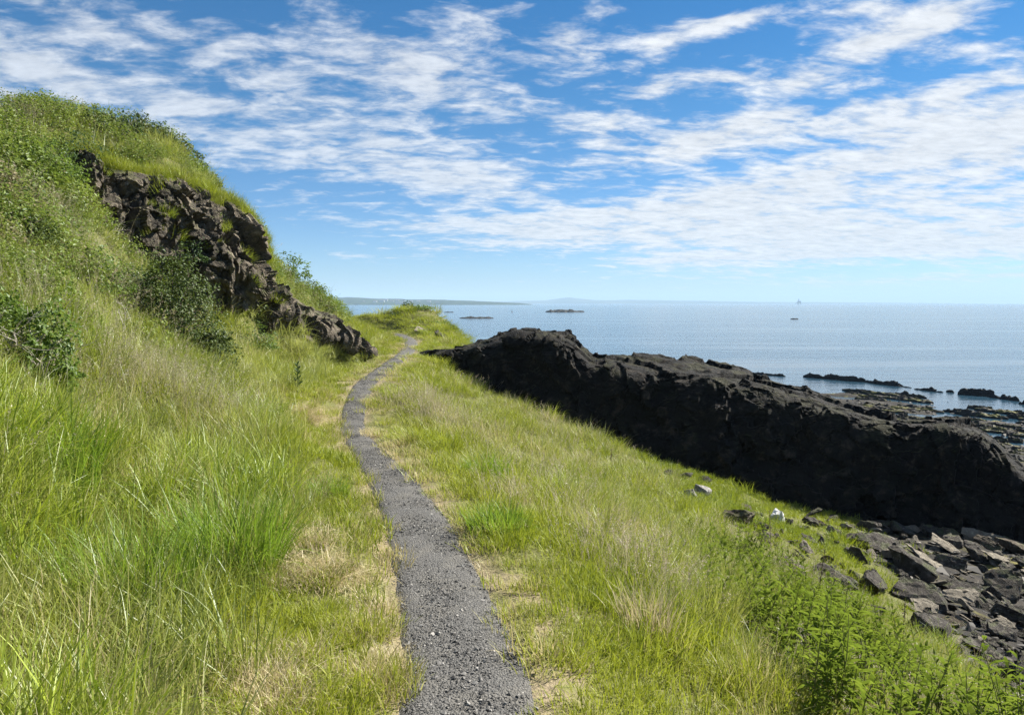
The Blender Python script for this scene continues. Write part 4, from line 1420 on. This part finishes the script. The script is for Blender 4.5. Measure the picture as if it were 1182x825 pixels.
for i, (u, v, wp, hp, Yy, lb) in enumerate([(424, 377, 26, 7, 42, 'dark low bramble patch in the dip left of the far path bend'), (440, 380, 16, 5, 41.5, 'dark low bramble patch just behind the far path bend'), (458, 371, 20, 6, 43.5, 'rough dark green clump midway up the far knoll'),
                                            (505, 372, 24, 7, 42, 'rough yellowish clump on the right shoulder of the far knoll'), (521, 384, 16, 8, 40, 'green clump on the steep seaward edge of the far knoll'), (485, 367, 30, 6, 44, 'pale rough clump along the top of the far knoll')]):
    p, w, h = sized(u, v, wp, hp, Yy)
    bush('low_shrub', p, w, h, w * .8, 500, .10, M_DARKLEAF if i < 3 else M_BRIGHT, lb, 'shrub', None, 60 + i, -.05, 4)
for (u, v, w_, lb) in [(492, 384, 30, 'brown rock showing through the turf on the far knoll'), (508, 388, 22, 'smaller brown rock below the one on the far knoll')]:
    p = hit(u, v)
    place_rock('boulder', TANS[0] if w_ > 25 else PROTO[2], p, w_ / F_PX * p[1], (.4, .3, .2), lb, 'rock', None, .5)
for i, (u, v, wp, hp, Yy) in enumerate([(128, 150, 34, 20, 21), (150, 156, 26, 22, 21.6), (163, 160, 20, 24, 22), (180, 166, 30, 18, 22.6), (204, 174, 26, 18, 23), (222, 186, 24, 18, 23.3), (105, 150, 32, 18, 20), (78, 140, 34, 16, 18.2), (240, 205, 20, 14, 23.4)]):
    p, w, h = sized(u, v, wp, hp, Yy)
    bush('skyline_shrub', p, w * 1.25, h * 1.4, w, 800, .085, M_DARKLEAF if i % 2 else M_BUSH, 'small dark shrub on the skyline above the cliff', 'shrub', 'shrubs along the hilltop skyline', 20 + i, -.05, 6)


# the young dark plant on the bank beside the bend
def thistle(pos, h):
    r = np.random.default_rng(77)
    root = empty('thistle', pos)
    tag(root, 'single dark leafy thistle standing on the bank near the path bend', 'plant')
    V, F = tubes([(np.array([[0, 0, -.05], [.01, 0, h * .5], [.0, .01, h]]), [.014, .012, .006])], 6)
    obj('stem', mesh('stem', V, F, M_STEM, True), root)
    parts = []
    n = 34
    for i in range(n):
        t = i / n
        a = i * 2.4
        L = h * (.36 - .16 * t)
        d = np.array([math.cos(a), math.sin(a), .9 + .5 * t])
        d /= np.linalg.norm(d)
        s = np.cross(d, [0, 0, 1])
        s /= np.linalg.norm(s)
        b = np.array([0, 0, h * (.12 + .85 * t)])
        ts = np.linspace(0, 1, 5)
        c = b + d * L * ts[:, None] + np.array([0, 0, -.25 * L]) * (ts ** 2)[:, None]
        wd = L * .17 * np.sin(np.clip(ts * .9 + .1, 0, 1) * math.pi) * np.array([1, .8, 1.1, .8, 1])
        v = np.stack([c - s * wd[:, None], c + s * wd[:, None]], 1).reshape(-1, 3)
        k = np.arange(4) * 2
        f = np.stack([k, k + 1, k + 3, k + 2], 1)
        parts.append((v, f, np.tile(r.uniform(0, .5, 3), (10, 1))))
    V, F, Bb = join(parts)
    me = mesh('leaves', V, F, M_DARKLEAF)
    attr_col(me, 'bc', Bb)
    obj('leaves', me, root)


p = hit(344, 452)
thistle(p, 34 / F_PX * p[1])


# tall leafy weeds on the seaward crest, copied with their parts
def weed_proto(seed, h, nleaf):
    r = np.random.default_rng(seed)
    paths, parts = [], []
    for sidx in range(3):
        hh = h * r.uniform(.7, 1.0)
        b = np.array([r.normal(0, .03), r.normal(0, .03), -.05])
        t = np.linspace(0, 1, 7)[:, None]
        p = b + np.array([r.normal(0, .09), r.normal(0, .09), hh]) * t + np.array([r.normal(0, .05), r.normal(0, .05), 0]) * np.sin(t * 3)
        paths.append((p, .0055 * (1 - .7 * t[:, 0])))
        for i in range(nleaf):
            f_ = .12 + .88 * (i + r.uniform(0, .6)) / nleaf
            k = min(int(f_ * 6), 5)
            c0 = p[k] + (p[k + 1] - p[k]) * (f_ * 6 - k)
            a = i * 2.4 + r.normal(0, .3)
            L = (.115 * (1 - .55 * f_) + .025) * r.uniform(.7, 1.35)
            d = np.array([math.cos(a), math.sin(a), r.uniform(.2, 1.2)])
            d /= np.linalg.norm(d)
            s = np.cross(d, [0, 0, 1.0])
            s /= np.linalg.norm(s)
            ts = np.linspace(0, 1, 4)
            c = c0 + d * L * ts[:, None] + np.array([0, 0, -.35 * L]) * (ts ** 2)[:, None]
            wd = L * .115 * np.array([.35, 1.0, .75, .05])
            v = np.stack([c - s * wd[:, None], c + s * wd[:, None]], 1).reshape(-1, 3)
            kq = np.arange(3) * 2
            parts.append((v, np.stack([kq, kq + 1, kq + 3, kq + 2], 1), np.tile(r.uniform(0, 1, 3) * [1, 1, 1.05], (8, 1))))
    V, F = tubes(paths, 5)
    st = mesh('stem', V, F, M_STEM, True)
    V, F, Bb = join(parts)
    lv = mesh('leaves', V, F, M_WEED)
    attr_col(lv, 'bc', Bb)
    return st, lv


WEEDS = [weed_proto(200 + i, .50 + .05 * i, 30) for i in range(7)]


def weed(x, y, s, label, group=None):
    z = float(ground(np.array([x]), np.array([y]))[0])
    root = empty('leafy_weed', (x, y, z), random.uniform(0, 6.28))
    root.rotation_euler = (random.gauss(0, .2), random.gauss(0, .2), random.uniform(0, 6.28))
    root.scale = (s * random.uniform(.8, 1.2), s * random.uniform(.8, 1.2), s)
    tag(root, label, 'weed', group)
    st, lv = random.choice(WEEDS)
    obj('stem', st, root)
    obj('leaves', lv, root)


nw = 0
while nw < 230:
    x, y = random.uniform(1.6, 4.6), random.uniform(3.2, 12)
    lim = 1.9 + max(0, 5.2 - y) * -.12 + max(0, y - 7) * .22
    if x < lim or x > 4.1 + .05 * y or random.random() > (1.0 if y < 7.5 else .5):
        continue
    weed(x, y, random.uniform(.75, 1.35), 'tall green leafy weed in the thicket on the seaward crest', 'leafy weeds on the seaward crest')
    nw += 1
p = hit(925, 800)
for k in range(1):
    weed(p[0], p[1], 1.25, 'darkest broad leafy weed at the bottom right of the photo')


# dry flower stalks
def stalk(u, v, hpx, lean, label, seed, group=None):
    r = np.random.default_rng(seed)
    p = hit(u, v)
    h = hpx / F_PX * p[1]
    root = empty('dry_stalk', p)
    tag(root, label, 'stalk', group)
    t = np.linspace(0, 1, 8)[:, None]
    c = np.array([lean * h, 0, h]) * t + np.array([0, 0, -.1])
    paths = [(c, .007 * (1 - .6 * t[:, 0]))]
    V, F = tubes(paths, 5)
    obj('stem', mesh('stem', V, F, M_DRYSTEM, True), root)
    m = 90
    k = r.uniform(.55, 1.0, m)
    pos = np.array([lean * h, 0, h]) * k[:, None] + [0, 0, -.1] + r.normal(0, .012, (m, 3))
    V, F, B = kites(pos, r.normal(size=(m, 3)) / 1.7, .022, r, .5)
    me = mesh('seed_head', V, F, M_DRYSTEM)
    obj('seed_head', me, root)


for i, (u, v, hp, le, lb) in enumerate([(938, 720, 100, .12, 'tall dark dock stalk rising in front of the grey boulder'), (1040, 770, 90, .02, 'upright brown stalk among the weeds before the mottled boulder'),
                                        (1005, 780, 70, .05, 'short brown stalk in the weeds left of the upright brown stalk'), (1110, 800, 80, .3, 'leaning beige stalk at the lower right'),
                                        (890, 640, 60, -.05, 'pale thin stalk in front of the bright white stone'), (705, 540, 26, .02, 'little dry stalk at the edge of the ridge shadow')]):
    stalk(u, v, hp, le, lb, 900 + i)


# tussocks that stand out
def tussock(u, v, rad, lmin, lmax, n, mat, label, seed, wid=.006, lean=.25, curl=.9, dry=(0, 1), Y=None):
    r = np.random.default_rng(seed)
    p = B_at(u, v, Y, .02)
    V, F, B = blades(n, rad, lmin, lmax, wid, lean, curl, 6, r)
    B[:, 2] = dry[0] + B[:, 2] * (dry[1] - dry[0])
    me = mesh('grass_tussock', V, F, mat)
    attr_col(me, 'bc', B)
    tag(obj('grass_tussock', me, None, p), label, 'tussock')


M_TUS = leaf_mat('tussock_green', ((.090, .175, .009), (.20, .30, .016), (.2, .3, .03)), STRAW, .5, .025, attr=None)
M_TUSY = leaf_mat('tussock_yellow', ((.16, .22, .02), (.27, .29, .05), (.3, .3, .06)), STRAW, .5, .025, attr=None)
M_TUSD = leaf_mat('tussock_straw', ((.34, .28, .15), (.50, .42, .26), (.45, .38, .22)), STRAW, .4, .04, attr=None)
tussock(270, 655, .34, .35, .75, 700, M_TUS, 'bright green fountain of long grass on the lower left bank', 31, .007)
tussock(150, 700, .36, .35, .75, 650, M_TUS, 'long green grass clump left of the bright fountain of grass', 32, .007)
tussock(60, 560, .34, .35, .8, 600, M_TUS, 'deep green grass clump at the left edge of the bank', 33, .007, dry=(0, .7))
tussock(375, 575, .25, .2, .4, 420, M_TUS, 'rounded green grass clump near the path on the left verge', 34, .005)
tussock(815, 735, .24, .35, .68, 560, M_TUSY, 'tall yellow green grass tuft right of the straw tuft', 35, .006, .18, .6)
tussock(748, 735, .17, .22, .50, 260, M_TUSD, 'pale straw coloured dead grass tuft on the right slope', 36, .0045, .2, .5)
tussock(560, 548, .3, .2, .42, 420, M_TUS, 'green grass tussock on the slope right of the path middle', 37, .006)
tussock(575, 610, .28, .18, .36, 420, M_TUS, 'low green tussock beside the path on the right', 38, .006)
tussock(487, 492, .32, .2, .40, 500, M_TUSY, 'mound of grass at the inside of the path bend', 39, .008)


# bare dead branches sticking out of the bank at the left
def dead_branch(u, v, Y, hpx, lean, label, seed):
    r = np.random.default_rng(seed)
    p = B_at(u, v, Y)
    h = hpx / F_PX * p[1]
    paths = []

    def grow(b, d, L, rad, lev):
        n = 6
        c = [b]
        dd = d.copy()
        for _ in range(n):
            dd = dd + r.normal(0, .16, 3)
            dd /= np.linalg.norm(dd)
            c.append(c[-1] + dd * L / n)
        c = np.array(c)
        paths.append((c, rad * (1 - .75 * np.linspace(0, 1, n + 1))))
        if lev:
            for _ in range(4):
                k = r.integers(2, n)
                grow(c[k], dd + r.normal(0, .55, 3), L * .55, rad * .55, lev - 1)
    grow(np.zeros(3), np.array([lean, 0, 1.0]), h, .012, 2)
    V, F = tubes(paths, 5)
    tag(obj('dead_branch', mesh('dead_branch', V, F, M_DEAD, True), None, p), label, 'branch')


dead_branch(5, 360, 7.0, 90, .5, 'bare pale dead branch above the bright leafy bush at the left edge', 41)
dead_branch(45, 345, 8.2, 60, .9, 'thin bare twig leaning right over the bank at the left', 42)
dead_branch(140, 392, 11.0, 40, .2, 'bare grey twigs at the left foot of the spiny bush', 43)
dead_branch(125, 235, 16.2, 26, .1, 'small bare twigs in front of the dark end of the cliff', 44)


# ------------------------------------------------------------------ far shores
def far_mat(name, c1, c2, sc):
    m, g = new_mat(name)
    co = g.n('ShaderNodeTexCoord').outputs['Object']
    c = g.mix(g.sstep(g.noise(co, sc, 5, .65), .4, .62), c1, c2)
    b = g.n('ShaderNodeBsdfPrincipled', None, Base__Color=c, Roughness=.95)
    b.inputs['Specular IOR Level'].default_value = .1
    g.n('ShaderNodeOutputMaterial', None, Surface=b.outputs[0])
    return m


def hills(name, prof, Yd, depth, mat, label, seed, rough=.12, n=260):
    """prof: (u, v of the skyline) at distance Yd -> a ridge with a near and a far side"""
    us = np.array([a for a, _ in prof])
    vs = np.array([b for _, b in prof])
    u = np.linspace(us[0], us[-1], n)
    hgt = CAM_Z + (350 - np.interp(u, us, vs)) / F_PX * Yd
    x = (u - 591) / F_PX * Yd
    fr = np.array([0, .08, .2, .4, .65, .85, 1.0, 1.4, 2.0])
    hf = np.array([-.05, .22, .45, .66, .85, .96, 1.0, .8, -.1])
    Xg = np.repeat(x[:, None], len(fr), 1)
    Yg = Yd + (fr[None] - 1) * depth + 0 * Xg
    nse = n2(Xg, Yg, depth * .18, 4, seed)
    Zg = SEA - 1 + (hgt[:, None] - SEA + 1) * np.clip(hf[None] + rough * nse * hf[None], -.1, 1.3)
    me = mesh(name, np.stack([Xg, Yg, Zg], -1).reshape(-1, 3), grid_faces(n, len(fr)), mat, True)
    tag(obj(name, me), label, kind='structure')
    return x, hgt


M_HEAD = far_mat('far_woods', (.014, .026, .014), (.045, .065, .028), .02)
M_FARHILL = far_mat('far_fields', (.04, .055, .03), (.08, .09, .05), .002)
hills('headland', [(300, 342), (340, 343), (380, 344), (400, 343.2), (430, 344.5), (470, 345.5), (510, 346), (545, 347.2), (575, 348.6), (600, 349.8), (612, 351)], 4200, 600, M_HEAD, 'wooded headland across the water on the left', 3, .10)
hills('hills', [(520, 350), (560, 348.4), (600, 347.4), (630, 346.6), (645, 344.6), (655, 343.4), (668, 344.6), (685, 346.4), (705, 346.6), (725, 346), (750, 346.4), (790, 347), (840, 347.8), (880, 348.6), (940, 348.8), (1000, 349.2), (1060, 349.9), (1090, 350.4)],
      11500, 1500, M_FARHILL, 'pale blue hills on the horizon', 4, .05)


def plain(name, col, rough=.6):
    m, g = new_mat(name)
    co = g.n('ShaderNodeTexCoord').outputs['Object']
    c = g.mix(g.noise(co, .6, 4), tuple(k * .85 for k in col), col)
    b = g.n('ShaderNodeBsdfPrincipled', None, Base__Color=c, Roughness=rough)
    g.n('ShaderNodeOutputMaterial', None, Surface=b.outputs[0])
    return m


M_WALL, M_ROOF, M_STEEL = plain('house_wall', (.80, .78, .74)), plain('house_roof', (.16, .13, .12)), plain('dark_steel', (.05, .05, .055))


def box(bm, x0, x1, y0, y1, z0, z1):
    vs = [bm.verts.new(v) for v in ((x0, y0, z0), (x1, y0, z0), (x1, y1, z0), (x0, y1, z0), (x0, y0, z1), (x1, y0, z1), (x1, y1, z1), (x0, y1, z1))]
    for f in ((3, 2, 1, 0), (4, 5, 6, 7), (0, 1, 5, 4), (1, 2, 6, 5), (2, 3, 7, 6), (3, 0, 4, 7)):
        bm.faces.new([vs[i] for i in f])


def bmobj(name, fn, mat, parent):
    bm = bmesh.new()
    fn(bm)
    me = bpy.data.meshes.new(name)
    bm.to_mesh(me)
    bm.free()
    me.materials.append(mat)
    return obj(name, me, parent)


def house(u, v, Yd, wid, h, label, group=None):
    p = P(u, v + (random.uniform(-.6, .5) if group else 0), Yd)
    root = empty('house', p)
    tag(root, label, 'house', group)
    w, d = wid / 2, 5.0
    bmobj('wall', lambda bm: box(bm, -w, w, -d, d, -3, h), M_WALL, root)

    def roof(bm):
        a = [bm.verts.new(c) for c in ((-w - .4, -d - .5, h + .02), (w + .4, -d - .5, h + .02), (w + .4, d + .5, h + .02), (-w - .4, d + .5, h + .02), (-w - .4, 0, h + 3.2), (w + .4, 0, h + 3.2))]
        for f in ((0, 1, 5, 4), (2, 3, 4, 5), (0, 4, 3), (1, 2, 5), (3, 2, 1, 0)):
            bm.faces.new([a[i] for i in f])
    bmobj('roof', roof, M_ROOF, root)


for i, (u, v, Yd) in enumerate([(441, 348.4, 3760), (446, 347.4, 3850), (452, 348.2, 3800), (458, 347.6, 3850), (466, 348.2, 3820), (474, 348.8, 3780), (433, 349.2, 3720), (483, 348.6, 3830), (495, 349.2, 3800), (420, 348.8, 3760), (505, 349.6, 3760)]):
    house(u, v, Yd, random.uniform(10, 24), random.uniform(4, 7), 'small white house among the trees on the far headland', 'houses on the far headland')
house(461, 351.0, 3640, 42, 7, 'long white building at the waterline of the far headland')


def rig(u, v, Yd, s):
    p = P(u, v, Yd)
    p[2] = SEA
    root = empty('oil_rig', p)
    tag(root, 'dark drilling rig with a tall derrick on the horizon', 'rig')
    bmobj('deck', lambda bm: box(bm, -20, 20, -14, 14, 16, 24), M_STEEL, root)
    for (x, y) in ((-17, -10), (17, -10), (0, 11)):
        V, F = tubes([(np.array([[x, y, -4], [x, y, 20], [x, y, 40]]), [2.6, 2.6, 2.2])], 8)
        obj('leg', mesh('leg', V, F, M_STEEL), root)

    V, F = tubes([(np.array([[0, 0, 24.02], [0, 0, 45], [0, 0, 68]]), [7.5, 4.0, 1.2])], 4)
    obj('derrick', mesh('derrick', V, F, M_STEEL), root)
    bmobj('cabin', lambda bm: box(bm, 8, 18, -9, 6, 24.03, 33), M_STEEL, root)
    root.scale = (s, s, s)


rig(922, 350, 5600, .68)


def ship(u, Yd, L, label):
    p = P(u, 350, Yd)
    p[2] = SEA
    root = empty('ship', p)
    tag(root, label, 'ship')

    def hull(bm):
        prof = [(-.5, .9), (-.46, 1), (.3, 1), (.44, .6), (.5, .05)]
        lo = [[bm.verts.new((L * a, s * L * .07 * w * .8, -1)) for a, w in prof] for s in (-1, 1)]
        hi = [[bm.verts.new((L * a, s * L * .07 * w, L * .09)) for a, w in prof] for s in (-1, 1)]
        for i in range(4):
            bm.faces.new((lo[0][i], lo[0][i + 1], hi[0][i + 1], hi[0][i]))
            bm.faces.new((lo[1][i + 1], lo[1][i], hi[1][i], hi[1][i + 1]))
            bm.faces.new((hi[0][i], hi[0][i + 1], hi[1][i + 1], hi[1][i]))
        bm.faces.new((lo[0][0], hi[0][0], hi[1][0], lo[1][0]))
        bm.faces.new((lo[1][4], hi[1][4], hi[0][4], lo[0][4]))
    bmobj('hull', hull, M_STEEL, root)
    bmobj('wheelhouse', lambda bm: box(bm, -L * .4, -L * .2, -L * .05, L * .05, L * .091, L * .28), M_WALL, root)


ship(790, 6000, 18, 'tiny ship near the horizon left of the rig')


def marker(u, v):
    p = P(u, v, z=SEA)
    root = empty('channel_marker', p)
    tag(root, 'small dark channel marker standing in the water left of the islet', 'marker')
    V, F = tubes([(np.array([[0, 0, -1], [0, 0, .6], [0, 0, .9]]), [1.1, 1.1, .5])], 10)
    obj('float', mesh('float', V, F, M_STEEL, True), root)
    V, F = tubes([(np.array([[0, 0, .9], [0, 0, 2.2], [0, 0, 3.4]]), [.25, .2, .2])], 8)
    obj('mast', mesh('mast', V, F, M_STEEL, True), root)
    V, F = tubes([(np.array([[0, 0, 3.4], [0, 0, 3.9], [0, 0, 4.3]]), [.6, .6, .05])], 8)
    obj('topmark', mesh('topmark', V, F, M_STEEL, True), root)
    root.scale = (.6, .6, .6)


marker(591, 360.4)


# ------------------------------------------------------------------ haze over the water
def haze():
    bm = bmesh.new()
    box(bm, -16000, 16000, -400, 16500, -11, 190)
    bmesh.ops.recalc_face_normals(bm, faces=bm.faces)
    me = bpy.data.meshes.new('haze')
    bm.to_mesh(me)
    bm.free()
    m, g = new_mat('haze')
    v = g.n('ShaderNodeVolumePrincipled', None, Color=(.52, .75, 1.0, 1), Density=1.25e-4, Anisotropy=.0)
    g.n('ShaderNodeOutputMaterial', None, Volume=v.outputs[0])
    me.materials.append(m)
    tag(obj('haze', me), 'thin blue haze over the sea', kind='stuff')


haze()
